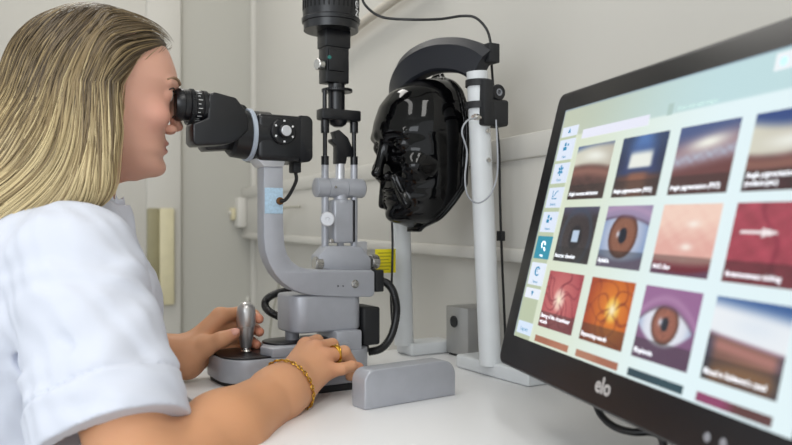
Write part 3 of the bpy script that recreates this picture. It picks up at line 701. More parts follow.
MB(RS).tube([S(391, 214, 1.12), S(392, 224, 1.12), S(392.5, 245, 1.12), S(392, 275, 1.12), S(391, 300, 1.13), S(393, 335, 1.15)], 0.002).build('mask_cable', cable_m, label='thin black cable hanging from the mask chin past the yellow tag', cat='cable')
m = MB(RS); m.box(*sorted((SP(375, 0, 1.125).x, SP(395.5, 0, 1.125).x)), 1.124, 1.1252, SP(385, 273, 1.125).z, SP(385, 249, 1.125).z, 0.0002)
yt = thing('yellow_tag', 'small yellow warning tag wrapped on the thin black cable', 'tag', tuple(G(*SP(385, 273, 1.125))), RS)
m.build('tag_sheet', yellow_m, yt)
m = MB(RS)
for k in range(6):
    y = 252.5+k*3.3; m.box(SP(378, 0, 1.1235).x, SP(393-(k % 3)*2, 0, 1.1235).x, 1.1235, 1.1242, SP(385, y+0.9, 1.1235).z, SP(385, y, 1.1235).z, 0)
m.build('printed_line', mat('olive_print', '#a79c20', 0.6), yt)

# ------------------------------------------------------------------ grey box with a round lens
gq = bcY(468, 359.5); gl = bcY(446, 354)
dv = Vector((gl[0]-gq[0], gl[1]-gq[1])); wdt = dv.length; an = math.atan2(dv.y, dv.x)
Mg = RS @ Matrix.Translation((gq[0], gq[1], TZ)) @ Matrix.Rotation(an, 4, 'Z')
gb = thing('control_box', 'small grey metal box with a round black lens between the two posts', 'box', tuple(Mg.to_translation()), Mg.to_3x3().to_4x4())
m = MB(Mg); m.box(0, wdt, -0.062, 0, 0.004, 0.089, 0.002); m.build('case', mat('box_grey', '#a09f9d', 0.35, metal=0.5, var=0.03), gb)
m = MB(Mg); m.box(0.004, wdt-0.004, -0.058, -0.004, 0, 0.0045, 0.0005); m.build('foot', blk_soft, gb)
m = MB(Mg); m.lathe((wdt*0.62, 0, 0.062), (0, 1, 0), [(-0.002, 0.0105), (0.0018, 0.0105), (0.0022, 0.0095), (0.0012, 0.0085), (0.0010, 0.0)]); m.build('lens', blk, gb)

# ------------------------------------------------------------------ monitor
e_ = Vector((0.2491, -0.9684, -0.0072)).normalized(); u_ = Vector((0.2288, 0.0791, 0.9702)); u_ = (u_-e_*u_.dot(e_)).normalized()
nn = e_.cross(u_).normalized()                                   # towards the viewer of the screen or away
H_ = 0.268; W_ = H_*16/9*0.8909; O_ = Vector((0.1353, 0.8737, 1-0.1293))
if nn.dot(Vector((-1, -0.3, 0))) < 0: nn = -nn; flip = True
else: flip = False
MM = Matrix((( e_.x, u_.x, nn.x, O_.x), (e_.y, u_.y, nn.y, O_.y), (e_.z, u_.z, nn.z, O_.z), (0, 0, 0, 1)))
mo = thing('touch_monitor', 'black touchscreen monitor showing a grid of eye photographs', 'monitor', tuple(MM @ Vector((W_/2, -0.09, -0.03))), Matrix.Identity(4))
def mpix(px, py, zoff=0.0):
    """screen coordinates of a pixel of the monitor face"""
    d = Vector(((px-396)/F, 1, (222.5-py)/F)); o = Vector((0, 0, 1))
    t_ = (O_+nn*zoff-o).dot(nn)/d.dot(nn); q = o+d*t_-O_; return (q.dot(e_), q.dot(u_))
print('bezel', mpix(555, 97), mpix(500, 352), mpix(513.7, 335), mpix(792, 13), mpix(700, 441), 'WH', W_, H_)
bL, bR, bT, bB = -0.029, W_+0.029, H_+0.0245, -0.036
m = MB(MM); m.prism(rrect(bL, bR, bB, bT, 0.012), -0.034, -0.0008, 0.003, 3, plane='xy')
body = m.build('bezel', mat('monitor_black', '#121114', 0.3, var=0.05, spec=0.4), mo)
m = MB(MM); m.prism(rrect(0.09, W_-0.09, 0.02, H_-0.02, 0.03), -0.06, -0.033, 0.008, 3, plane='xy'); m.build('rear_housing', blk, mo)
# stand: neck and foot behind the screen
fp = MM @ Vector((W_/2, 0.03, -0.06)); fz = Vector((fp.x+0.03, fp.y+0.01, TZ))
m = MB(); m.tube([fp, fp+Vector((0.03, 0.01, -0.03)), fz+Vector((0.01, 0, 0.01))], 0.018, seg=16); m.build('stand_neck', blk, mo)
m = MB(); m.lathe(fz, (0, 0, 1), [(0, 0.085), (0.008, 0.085), (0.012, 0.080), (0.014, 0.02)]); m.build('stand_foot', blk, mo)
def colmesh(x0, y0, x1, y1, z, nx, ny, fn):
    """grid in screen coordinates carrying the picture fn(u, v)->rgb (display colours)"""
    u, v = np.meshgrid(np.linspace(0, 1, nx), np.linspace(0, 1, ny)); col = np.zeros(u.shape+(3,)); col[:] = fn(u, v)
    co = np.stack([x0+(x1-x0)*u, y0+(y1-y0)*v, np.full_like(u, z)], -1).reshape(-1, 3)
    idx = np.arange(nx*ny).reshape(ny, nx); q = np.stack([idx[:-1, :-1], idx[:-1, 1:], idx[1:, 1:], idx[1:, :-1]], -1).reshape(-1, 4)
    me = bpy.data.meshes.new('c'); me.from_pydata(co.tolist(), [], q.tolist()); me.transform(MM)
    lin = np.where(col <= 0.04045, col/12.92, ((np.clip(col, 0, 1)+0.055)/1.055)**2.4).reshape(-1, 3); setcol(me, lin); return me
def rgb(h): h = h.lstrip('#'); return np.array([int(h[i:i+2], 16)/255 for i in (0, 2, 4)])
def mix(a, b, t): t = np.clip(t, 0, 1)[..., None] if np.ndim(t) else t; return a*(1-t)+b*t
def sstep(a, b, x): t = np.clip((x-a)/(b-a), 0, 1); return t*t*(3-2*t)
def flat(h): return lambda u, v: rgb(h)
# background of the user interface
def ui(u, v):
    c = mix(rgb('#dde6cf')*np.ones(u.shape+(3,)), rgb('#e9fbff'), sstep(0.05, 0.75, u))
    top = v > 0.875
    c = np.where(top[..., None], mix(rgb('#c3cbb6')*np.ones(u.shape+(3,)), rgb('#c4e2e6'), sstep(0, 0.7, u)), c)
    c = np.where(((u < 0.095) & ~top)[..., None], mix(rgb('#bcc7aa')*np.ones(u.shape+(3,)), rgb('#c3cfb0'), v), c)
    edge = (u < 0.006) | (v > 0.992)
    return np.where(edge[..., None], rgb('#7f95a8'), c)
sc_ = finish('screen', colmesh(0, 0, W_, H_, 0.0, 160, 100, ui), SCR, mo, smooth=None)
def quad(px4):
    a = [mpix(*p) for p in px4]; return a
def nz(u, v, f, s):
    return (np.sin(u*f+s)*np.cos(v*f*1.3+s*2)+np.sin((u+v)*f*1.7+s*3)*0.6+np.sin((u*0.6-v)*f*2.9+s)*0.35)/1.95
def band(pc, v, w_): return np.exp(-((v-pc)/w_)**2)
def one(u): return np.ones(u.shape+(3,))
def pic_angle(s, base='#5c3d3a', sky='#3d5a8f'):
    def f(u, v):
        w_ = v-0.10*np.sin(u*2+s)
        c = mix(rgb(base)*one(u)*(0.9+0.15*nz(u, v, 14, s))[..., None], rgb('#8b5f55'), band(0.42, w_, 0.10))
        c = mix(c, rgb('#d9d7c6'), sstep(0.48, 0.60, w_)*(1-0.2*u))
        c = mix(c, rgb(sky), sstep(0.80, 1.0, w_+0.12*(0.5-u)*(1 if s % 2 else -1)))
        c = mix(c, rgb('#f4f6ee'), 0.9*np.exp(-((u-0.55)/0.33)**2-((w_-0.70)/0.10)**2))
        return c
    return f
def pic_angle2(u, v):
    r = np.abs(u-0.5); c = mix(rgb('#2c3c6c')*one(u), rgb('#4d76b4'), sstep(0.5, 0.95, v))
    c = mix(c, rgb('#5b3a36'), sstep(0.42, 0.30, v))
    c = mix(c, rgb('#8a5a48'), sstep(0.45, 0.33, v)*sstep(0.30, 0.10, r))
    c = mix(c, rgb('#eef1ea'), sstep(0.30, 0.20, r)*sstep(0.44, 0.5, v)*sstep(0.80, 0.66, v))
    return mix(c, rgb('#161d33'), sstep(0.55, 1.05, r*1.4+v*0.55)*0.6)
def pic_pink_iris(u, v):
    w_ = v-0.12*u+0.04; c = mix(rgb('#6d3f40')*one(u), rgb('#96757e'), sstep(0.3, 0.55, w_))
    c = mix(c, rgb('#b3bcd0'), band(0.52, w_, 0.09)*(0.7+0.3*nz(u, v, 30, 2)))
    c = mix(c, rgb('#41588c'), sstep(0.60, 0.95, w_)*0.9)
    return mix(c, rgb('#f6f6ec'), np.exp(-((u-0.55)/0.34)**2-((w_-0.70)/0.10)**2))
def pic_iris(shift, lid='#9d8cae', ir='#8f5f4c', scl='#b9c4dc', R=0.36):
    def f(u, v):
        x = (u-0.48)*1.15; y = v-0.52+0.0*u; r = np.sqrt(x*x+y*y)
        c = mix(rgb(scl)*one(u), rgb('#8fa4c9'), sstep(0.35, 0.65, r))
        iris = mix(rgb(ir)*one(u)*(1+0.10*np.sin(np.arctan2(y, x)*34))[..., None], rgb('#5f3a30'), sstep(R*0.7, R, r))
        c = mix(c, iris, sstep(R+0.02, R-0.01, r))
        c = mix(c, rgb('#1c2230'), sstep(R*0.33, R*0.27, np.sqrt(x*x+(y*0.85)**2)))
        c = mix(c, rgb('#eaf0ff'), 0.9*np.exp(-((x+R*0.35)/0.04)**2-((y-0.02)/0.05)**2))
        up_ = y+(0.25+shift*0.55)*x*x+0.05*x; lw = y-(0.25+shift*0.55)*x*x
        c = mix(c, rgb(lid), sstep(R*0.78, R*0.98, up_)); c = mix(c, rgb('#5d4258'), band(R*0.84, up_, 0.025)*0.7)
        c = mix(c, rgb('#c9a3c4'), band(R*1.25, up_, 0.05)*0.4)
        return mix(c, rgb(lid)*0.85, sstep(-R*0.98, -R*1.25, lw))
    return f
def pic_dark_eye(u, v):
    r = np.sqrt(((u-0.5)*1.1)**2+((v-0.45)*0.9)**2)
    c = mix(rgb('#3a3133')*one(u)*(1+0.1*nz(u, v, 40, 1))[..., None], rgb('#4c4a62'), sstep(0.75, 1.0, v))
    c = mix(c, rgb('#17181f'), sstep(0.22, 0.16, r)); c = mix(c, rgb('#39485c'), band(0.45, r, 0.05)*0.6)
    return mix(c, rgb('#c8dcf2'), ((np.abs(u-0.50) < 0.09) & (np.abs(v-0.47) < 0.10)).astype(float)*0.95)
def veins(u, v, c, cx_, cy_, col, n=9, s=0):
    x, y = u-cx_, v-cy_; r = np.sqrt(x*x+y*y)+1e-6; a = np.arctan2(y, x)+0.5*np.sin(r*9+s)
    k = 0
    for i in range(n):
        a0 = 2*math.pi*i/n+0.35*math.sin(i*2.3+s); dd = np.abs((a-a0+math.pi) % (2*math.pi)-math.pi)*r; k = np.maximum(k, np.exp(-(dd/0.016)**2)*sstep(0.02, 0.10, r))
    return mix(c, rgb(col), k*0.75)
def pic_disc(bg, bg2, disc, cx_, cy_, vc):
    def f(u, v):
        r = np.sqrt(((u-cx_)*1.0)**2+((v-cy_)*0.8)**2)
        c = mix(rgb(bg2)*one(u), rgb(bg), sstep(0.12, 0.75, r)); c = veins(u, v, c, cx_, cy_, vc, 10, cx_*9)
        c = mix(c, rgb(disc), sstep(0.20, 0.10, r)*0.95); c = veins(u, v, c, cx_, cy_, vc, 5, 3)
        return mix(c, rgb('#fff6d8'), np.exp(-(r/0.075)**2)*0.9)
    return f
def pic_lid(u, v):
    c = mix(rgb('#e9b3a8')*one(u), rgb('#f8d6c6'), sstep(0.35, 0.85, v)+0.25*nz(u, v, 16, 2))
    c = mix(c, rgb('#fff4ea'), np.exp(-((u-0.6)/0.10)**2-((v-0.72)/0.05)**2)+np.exp(-((u-0.55)/0.10)**2-((v-0.40)/0.05)**2))
    c = mix(c, rgb('#a8344a'), sstep(0.22, 0.08, v-0.12*(u-0.5)**2)); return mix(c, rgb('#8d6b93'), sstep(0.07, 0.0, v-0.3*(u-0.5)**2)*0.8)
def pic_arrow(u, v):
    c = rgb('#a94858')*one(u)*(1+0.10*nz(u, v, 12, 5))[..., None]
    c = mix(c, rgb('#7d2c40'), band(0.75, u+0.35*v+0.06*np.sin(v*9), 0.035)*0.55+band(0.95, u-0.25*v, 0.03)*0.4)
    sh = (np.abs(v-0.63) < 0.018) & (u > 0.12) & (u < 0.5); hd = (u > 0.42) & (u < 0.64) & (np.abs(v-0.63) < (0.64-u)*0.25)
    return mix(c, rgb('#fbf0f2'), (sh | hd).astype(float))
def pic_schlemm(u, v):
    w_ = v+0.10*u-0.03; c = mix(rgb('#7d5a50')*one(u), rgb('#c08a5c'), band(0.16, v+0.35*(u-0.6)**2, 0.10))
    c = mix(c, rgb('#b07a72'), band(0.42, w_, 0.07)); c = mix(c, rgb('#f1f6fb'), sstep(0.50, 0.56, w_)); c = mix(c, rgb('#a07a92'), band(0.53, w_, 0.02)*0.7)
    c = mix(c, rgb('#3f659e'), sstep(0.80, 1.02, w_)); c = mix(c, rgb('#dfeaf6'), 0.6*np.exp(-((u-0.6)/0.3)**2-((v-0.7)/0.12)**2))
    return mix(c, rgb('#2a3550'), sstep(0.18, 0.0, u)*sstep(0.62, 0.45, v)*0.8+sstep(0.86, 1.0, u)*sstep(0.5, 0.4, v)*0.6)
def pic_strip(a, b): return lambda u, v: mix(rgb(a)*one(u), rgb(b), sstep(0.35, 0.6, u))
# rows and columns measured on the monitor face
cols = [(578, 147, 615, 141), (623, 139, 669.7, 131.3), (679.7, 128.7, 740.4, 117.7), (754.6, 113.6, None, None)]
XL = [mpix(578, 147)[0], mpix(623.3, 139)[0], mpix(679.7, 128.7)[0], mpix(754.6, 113.6)[0]]
XR = [mpix(615.4, 141.3)[0], mpix(669.7, 131.3)[0], mpix(740.4, 117.7)[0]]
XL2 = [mpix(539.6, 325.6)[0], mpix(581, 339)[0], mpix(633.5, 356)[0], mpix(704.3, 377)[0]]
XR2 = [mpix(573.7, 336.4)[0], mpix(625.2, 350.8)[0], mpix(690.3, 372)[0], mpix(778.8, 399.5)[0]]
YT = [mpix(679.7, 128.7)[1], mpix(660, 205)[1], mpix(647.5, 285)[1]]; YB = [mpix(667.2, 195.4)[1], mpix(650, 272.5)[1], mpix(633.5, 356)[1]]
print('XL', XL, XL2, 'XR', XR, XR2, 'YT', YT, 'YB', YB)
pitch = (np.mean([XL2[3], XL[3]])-np.mean([XL2[0], XL[0]]))/3; x00 = np.mean([XL2[0], XL[0]]); tw = np.mean([r-l for l, r in zip(XL2, XR2)])
pics = [[pic_angle(1), pic_angle2, pic_pink_iris, pic_angle(4, '#643a42', '#304a86')],
        [pic_dark_eye, pic_iris(0), pic_lid, pic_arrow],
        [pic_disc('#a8404a', '#c96a6a', '#f2c3b8', 0.45, 0.52, '#7a2030'), pic_disc('#a33a12', '#dd7a1c', '#f6c34a', 0.62, 0.55, '#7c2a10'), pic_iris(1, '#9a6a98', '#9a6050', '#e4e8f2', 0.27), pic_schlemm]]
caps = [['Angle neovascularisation', 'Angle pigmentation (PDS)', 'Angle pigmentation (PXS)', 'Angle pigmentation\n(melanocytic)'],
        ['Anterior chamber', 'Aphakia', "Arlt's line", 'Arteriovenous nicking'],
        ['Baring of the circumlinear\nvessels', 'Bayoneting vessels', 'Blepharitis', "Blood in Schlemm's canal"]]
TM = mat('caption_white', '#ffffff', 0.6); TMs = bpy.data.materials.new('lit_caption'); TMs.use_nodes = True
bs = TMs.node_tree.nodes['Principled BSDF']; bs.inputs['Emission Color'].default_value = (0.85, 0.9, 1, 1); bs.inputs['Emission Strength'].default_value = 0.9
TB = bpy.data.materials.new('lit_blue'); TB.use_nodes = True
bs = TB.node_tree.nodes['Principled BSDF']; bs.inputs['Base Color'].default_value = (0.0, 0.05, 0.1, 1); bs.inputs['Emission Color'].default_value = (0.02, 0.22, 0.40, 1); bs.inputs['Emission Strength'].default_value = 0.8
for r in range(3):
    for c in range(4):
        xa = x00+pitch*c; f0 = pics[r][c]
        def fn(u, v, f0=f0, c=c):
            col = f0(u, v); col = np.where((v < 0.27)[..., None], col*0.62+0.04, col)
            return col
        th_ = finish('thumbnail', colmesh(xa, YB[r], xa+tw, YT[r], 0.0006, 46, 54, fn), SCR, sc_, smooth=None)
        tm = text_mesh(caps[r][c], 0.0062, MM @ Matrix.Translation((xa+0.003, YB[r]+(0.0042 if '\n' not in caps[r][c] else 0.0102), 0.0010)), 0.00005)
        finish('caption', tm, TMs, sc_, smooth=None)
yb3 = YB[2]-0.010
for c, (a, b) in enumerate((('#a8694f', '#b3755a'), ('#b27a60', '#a86a52'), ('#26424e', '#2b4a55'), ('#93416a', '#5f3a38'))):
    finish('thumbnail', colmesh(x00+pitch*c, yb3-0.0068, x00+pitch*c+tw, yb3, 0.0006, 12, 4, pic_strip(a, b)), SCR, sc_, smooth=None)
# search bar, side buttons, icons
def rectpix(nm, x0, y0, x1, y1, col, z=0.0006): return finish(nm, colmesh(x0, y0, x1, y1, z, 3, 3, flat(col)), SCR, sc_, smooth=None)
a = mpix(583, 137); b = mpix(651, 114)
rectpix('search_bar', x00+0.001, a[1]-0.002, mpix(651, 114)[0], a[1]+0.0085, '#eef0ff')
rectpix('checkbox', mpix(667, 116)[0], mpix(667, 116)[1], mpix(674, 109)[0], mpix(667, 116)[1]+0.011, '#b4cdc8')
finish('caption', text_mesh('Show only with images', 0.0058, MM @ Matrix.Translation((mpix(678, 112)[0], mpix(678, 111)[1], 0.001)), 0.00005), mat('pale_caption', '#a9c2bd', 0.6, emit=0.5), sc_, smooth=None)
rectpix('logo_panel', mpix(774, 72)[0], mpix(774, 72)[1], W_-0.004, mpix(774, 55)[1], '#f4fbff')
m = MB(MM); lx = mpix(785, 62)
m.lathe((lx[0], lx[1]+0.0005, 0.0009), (0, 0, 1), [(0, 0.0035), (0.0002, 0.0035)]); m.build('logo', mat('logo_blue', '#9cc4e6', 0.5, emit=0.6), sc_)
bx0, bx1 = 0.006, 0.044
by = [mpix(565, 136)[1], mpix(562, 141)[1], mpix(553, 163.5)[1], mpix(549, 187)[1], mpix(543, 210.5)[1], mpix(537, 234.5)[1], mpix(531, 259)[1], mpix(526, 284.5)[1]]
# buttons: pixel rows of top and bottom along the left column
rows_ = [((569, 127), (567, 137), '#e6efff'), ((565, 140), (559, 161), '#e4eeff'), ((558, 164), (553, 184), '#e4eeff'), ((552, 188), (547, 208), '#e4eeff'), ((546, 212), (541, 232), '#e4eeff'), ((540, 236), (534, 258), '#1f93ad'), ((534, 262), (529, 284), '#e8f1ff'), ((528, 287), (526, 297), '#eef4ff'), ((521, 320), (518, 332), '#dcecff')]
for k, (t0, t1, col) in enumerate(rows_):
    yt_, yb_ = mpix(*t0)[1], mpix(*t1)[1]
    rectpix('menu_button', bx0, yb_, bx1, yt_, col)
    cy_ = (yt_+yb_)/2+0.003; cx_ = (bx0+bx1)/2; m = MB(MM)
    hh_ = yt_-yb_; TBk = TB if k != 5 else TMs
    if k == 0: m.prism([(cx_-0.003, cy_-0.005), (cx_+0.003, cy_-0.005), (cx_, cy_+0.0005)], 0.001, 0.0012, 0, plane='xy')
    elif k == 1: m.box(cx_-0.006, cx_+0.002, cy_-0.004, cy_, 0.001, 0.0012, 0); m.box(cx_-0.004, cx_, cy_+0.001, cy_+0.005, 0.001, 0.0012, 0); m.box(cx_+0.003, cx_+0.006, cy_+0.001, cy_+0.0035, 0.001, 0.0012, 0)
    elif k == 2:
        for a_ in range(6): m.box(-0.0012, 0.0012, 0.001, 0.0062, 0.001, 0.0012, 0, M=Matrix.Translation((cx_, cy_, 0)) @ Matrix.Rotation(a_*math.pi/3, 4, 'Z'))
    elif k == 3: m.box(cx_-0.006, cx_-0.005, cy_-0.005, cy_+0.005, 0.001, 0.0012, 0); m.box(cx_-0.006, cx_+0.006, cy_-0.005, cy_-0.004, 0.001, 0.0012, 0); m.tube([(cx_-0.004, cy_-0.002, 0.001), (cx_-0.001, cy_, 0.001), (cx_+0.002, cy_+0.003, 0.001), (cx_+0.006, cy_+0.0045, 0.001)], 0.0004)
    elif k == 4: m.box(cx_-0.006, cx_, cy_-0.004, cy_, 0.001, 0.0012, 0); m.box(cx_-0.005, cx_-0.001, cy_+0.001, cy_+0.005, 0.001, 0.0012, 0); m.box(cx_+0.002, cx_+0.006, cy_-0.001, cy_+0.002, 0.001, 0.0012, 0)
    elif k == 5: m.tube([(cx_+0.004*math.cos(a_), cy_+0.004*math.sin(a_), 0.001) for a_ in [i*0.7 for i in range(7)]], 0.0006); m.tube([(cx_+0.003, cy_-0.003, 0.001), (cx_+0.006, cy_-0.0065, 0.001)], 0.0008)
    elif k == 6: m.tube([(cx_+0.0048*math.cos(a_), cy_+0.0048*math.sin(a_), 0.001) for a_ in [0.6+i*0.7 for i in range(8)]], 0.0008); m.box(cx_-0.0004, cx_+0.0004, cy_-0.001, cy_+0.003, 0.001, 0.0012, 0)
    elif k == 7: m.prism([(cx_-0.003, cy_-0.0005), (cx_+0.003, cy_-0.0005), (cx_, cy_-0.006)], 0.001, 0.0012, 0, plane='xy')
    else: m.bm.free(); m = None
    if m: m.build('menu_icon', TBk, sc_)
    lab = {1: 'Cases', 2: 'Clinics', 3: 'Statistics', 4: 'Patients', 5: 'Atlas', 6: 'History', 8: 'Log out'}.get(k)
    if lab: finish('menu_label', text_mesh(lab, 0.0042 if k != 8 else 0.006, MM @ Matrix.Translation((cx_, yb_+(0.0025 if k != 8 else 0.004), 0.001)), 0.00005, 'CENTER'), TBk, sc_, smooth=None)
# maker's mark on the lower bezel
lp = mpix(597, 391)
finish('bezel_logo', text_mesh('elo', 0.021, MM @ Matrix.Translation((lp[0]-0.006, -0.0215, -0.0006)), 0.0003, off=0.00035), mat('logo_grey', '#b9b4b2', 0.4), body, smooth=None)
m = MB(MM)
for px, py in ((706, 437), (722, 443)):
    q = mpix(px, py); m.lathe((q[0], q[1], -0.0008), (0, 0, 1), [(0, 0.0035), (0.0005, 0.003)])
m.build('bezel_button', mat('button_grey', '#8a8a90', 0.4), body)
# cable from the monitor across the table
MB().tube([MM @ Vector((0.105, -0.02, -0.03)), P(592, 396, 0.80), P(601, 415, 0.78), P(615, 427, 0.76), P(633, 432, 0.74), P(650, 432, 0.73), P(660, 436, 0.725), P(664, 446, 0.72)], 0.0038, seg=12).build('monitor_cable', cable_m, label='black cable drooping below the lower edge of the monitor', cat='cable')

# ------------------------------------------------------------------ the person
HO = G(0.197, 1.07, 1.174)
lo = (-0.80, 0.62, 0.58); hi = (-0.03, 1.36, 1.315)
vb = Vol(lo, hi, 0.0021)
YW = math.radians(23); HO = HO+Vector((-0.002, 0.0, 0))
Lh, ax_h = head(vb, HO, (math.cos(YW), math.sin(YW)), szu=0.90)
fw, lf, up = ax_h
def LB(x, y, z): return np.array(HO)+fw*x+lf*y+up*z              # head/body frame: forward, left, up
# neck and torso (under the blouse)
vb.cap(LB(-0.030, 0, -0.055), LB(-0.055, 0, -0.165), 0.050, 0.054, 0.02)
sh_n = np.array((-0.362, 0.865, 0.952)); sh_f = np.array((-0.545, 1.165, 0.955)); mid = (sh_n+sh_f)/2
vb.cap(sh_n+[-.02, .03, 0.0], sh_f, 0.045, 0.045, 0.03)
vb.cap(mid+[0, 0, -0.03], mid+[-0.05, -0.02, -0.34], 0.095, 0.095, 0.03)
# near arm
el_n = np.array(P(142, 488, 0.73)); wr_n = np.array(P(292, 384, 0.985)); fm = np.array(P(222, 435, 0.845))
vb.cap(sh_n, el_n, 0.044, 0.038, 0.02)
vb.chain([el_n, fm, el_n*0.12+wr_n*0.88, wr_n], [0.040, 0.0435, 0.029, 0.0265], 0.02)
wv = np.array(P(301, 397, 0.965))-np.array(P(283, 371, 0.995)); wv /= np.linalg.norm(wv)
vb.cap(wr_n-wv*0.011-(wr_n-fm)*0.3, wr_n-wv*0.012, 0.022, 0.020, 0.012); vb.cap(wr_n+wv*0.009-(wr_n-fm)*0.3, wr_n+wv*0.012, 0.022, 0.0195, 0.012)
A = lambda *p: np.array(P(*p))
K = dict(i=A(306, 346, 1.075), m=A(316, 349, 1.058), r=A(325, 357, 1.044), p=A(328, 371, 1.030))
vb.cap(wr_n-wv*0.013, K['i'], 0.0165, 0.0120, 0.010); vb.cap(wr_n-wv*0.004, K['m'], 0.018, 0.0120, 0.010)
vb.cap(wr_n+wv*0.006, K['r'], 0.018, 0.0115, 0.010); vb.cap(wr_n+wv*0.015, K['p'], 0.017, 0.0110, 0.010)
vb.chain([K['i'], A(317, 341, 1.108), A(324, 356, 1.122), A(327, 370, 1.122)], [0.0115, 0.0096, 0.0084, 0.0075], 0.002, 0.005)
vb.chain([K['m'], A(332, 345, 1.090), A(339, 360, 1.106), A(340, 373, 1.106)], [0.0115, 0.0098, 0.0085, 0.0075], 0.002, 0.005)
vb.chain([K['r'], A(344, 352, 1.066), A(351, 363, 1.083), A(350, 376, 1.086)], [0.0110, 0.0092, 0.0082, 0.0072], 0.002, 0.005)
vb.chain([K['p'], A(342, 369, 1.036), A(352, 366, 1.047), A(359, 367, 1.056)], [0.0105, 0.0083, 0.0075, 0.0066], 0.002, 0.005)
vb.chain([wr_n-wv*0.012+[0, 0.01, -0.004], A(298, 372, 1.05), A(312, 376, 1.075), A(322, 380, 1.085)], [0.016, 0.013, 0.0105, 0.0088], 0.006)
# far arm and the hand on the joystick
el_f = np.array((-0.56, 1.20, 0.80)); wr_f = A(186, 357, 1.145)
vb.cap(sh_f, el_f, 0.045, 0.040, 0.02); vb.chain([el_f, el_f*0.55+wr_f*0.45, wr_f], [0.040, 0.040, 0.0255], 0.02)
vb.cap(wr_f+[-.03, -.005, .012], wr_f+[0, 0, 0.010], 0.021, 0.021, 0.012); vb.cap(wr_f+[-.03, 0, -.006], wr_f+[0, 0, -0.010], 0.021, 0.020, 0.012)
k1 = [A(220, 316, 1.175), A(221, 326, 1.188), A(219, 338, 1.190), A(215, 349, 1.185)]
for kk_, off in zip(k1, (0.012, 0.004, -0.004, -0.012)):
    vb.cap(wr_f+[0.002, 0.004, off], kk_, 0.0175, 0.0125, 0.012)
vb.chain([k1[0], A(238, 313, 1.200), A(254, 315, 1.190), A(259, 319, 1.176)], [0.0118, 0.0096, 0.0085, 0.0075], 0.003, 0.007)
vb.chain([k1[1], A(239, 327, 1.208), A(255, 329, 1.196), A(259.5, 332, 1.182)], [0.0118, 0.0096, 0.0085, 0.0075], 0.0025, 0.007)
vb.chain([k1[2], A(238, 340, 1.208), A(252, 342, 1.196), A(257, 345, 1.184)], [0.0112, 0.0092, 0.0082, 0.0072], 0.0025, 0.007)
vb.chain([k1[3], A(230, 350, 1.200), A(240, 351, 1.200), A(246, 352, 1.194)], [0.0105, 0.0085, 0.0076, 0.0066], 0.0025, 0.007)
vb.chain([wr_f+[0.004, -0.008, 0.0], A(206, 346, 1.140), A(221, 340, 1.137), A(234, 334, 1.146)], [0.018, 0.0145, 0.0112, 0.0092], 0.008)
me = vb.mesh('body')
co = coords(me)
base_c = np.array(srgb('#d39c77')); colr = np.tile(base_c, (len(co), 1))
hl = (co-np.array(HO)); hx, hy, hz_ = hl@fw, hl@lf, hl[:, 2]
isface = (hz_ > -0.16)
face_c = np.array(srgb('#dba893')); colr[isface] = face_c
def blend(maskv, col): 
    global colr
    colr = colr*(1-maskv[:, None])+np.array(srgb(col))*maskv[:, None]
g3 = lambda p, s: np.exp(-((co-np.array(p))**2).sum(1)/s**2)
for s_ in (-1, 1): blend(0.35*g3(LB(0.058, s_*0.052, -0.032), 0.026), '#d98f80')
blend(0.5*g3(LB(0.094, 0, -0.043), 0.012), '#c47c6c')
lip = np.exp(-((hz_+0.071)/0.0075)**4)*np.exp(-(hy/0.022)**4)*(hx > 0.055); blend(0.75*lip, '#b4605c')
for kk_ in list(K.values()): blend(0.35*g3(kk_, 0.014), '#c97f66')
arm_t = np.clip(g3(fm, 0.12), 0, 1); blend(0.35*arm_t, '#c98c5c')
for tip in (A(358, 368, 1.058), A(259, 319, 1.176), A(259.5, 332, 1.182), A(257, 345, 1.184), A(234, 334, 1.146)): blend(0.55*g3(tip, 0.011), '#d4726a')
for q, s in ((P(292, 397, 0.94), 0.0012), (P(247, 388, 0.86), 0.001)): pass
setcol(me, colr)
body_o = finish('person', me, skin_m, None, label='blonde woman in white short-sleeved blouse leaning to the eyepieces', cat='person', origin=tuple(mid-np.array([0, 0, 0.36])), smooth=None)
me.polygons.foreach_set('use_smooth', [True]*len(me.polygons))
# nails of the fingers that show
def nail(tip, prev, upv, r):
    tip = Vector(tip); d = (tip-Vector(prev)).normalized(); upv = Vector(upv); upv = (upv-d*upv.dot(d)).normalized(); sd = d.cross(upv)
    M = Matrix(((sd.x, d.x, upv.x, 0), (sd.y, d.y, upv.y, 0), (sd.z, d.z, upv.z, 0), (0, 0, 0, 1))); M.translation = tip+upv*r*0.82+d*0.001
    m = MB(M); m.ball((0, 0, 0), 1, (r*0.62, r*0.85, r*0.28)); return m
nail_m = mat('finger_nail', '#dba08f', 0.25)
for tip, prev, uv, r in ((A(358, 368, 1.058), A(352, 366, 1.050), (-0.1, -0.5, 1), 0.0068), (A(234, 334, 1.146), A(221, 340, 1.137), (-0.1, -1, 0.35), 0.0092)):
    nail(tip, prev, uv, r).build('finger_nail', nail_m, body_o)
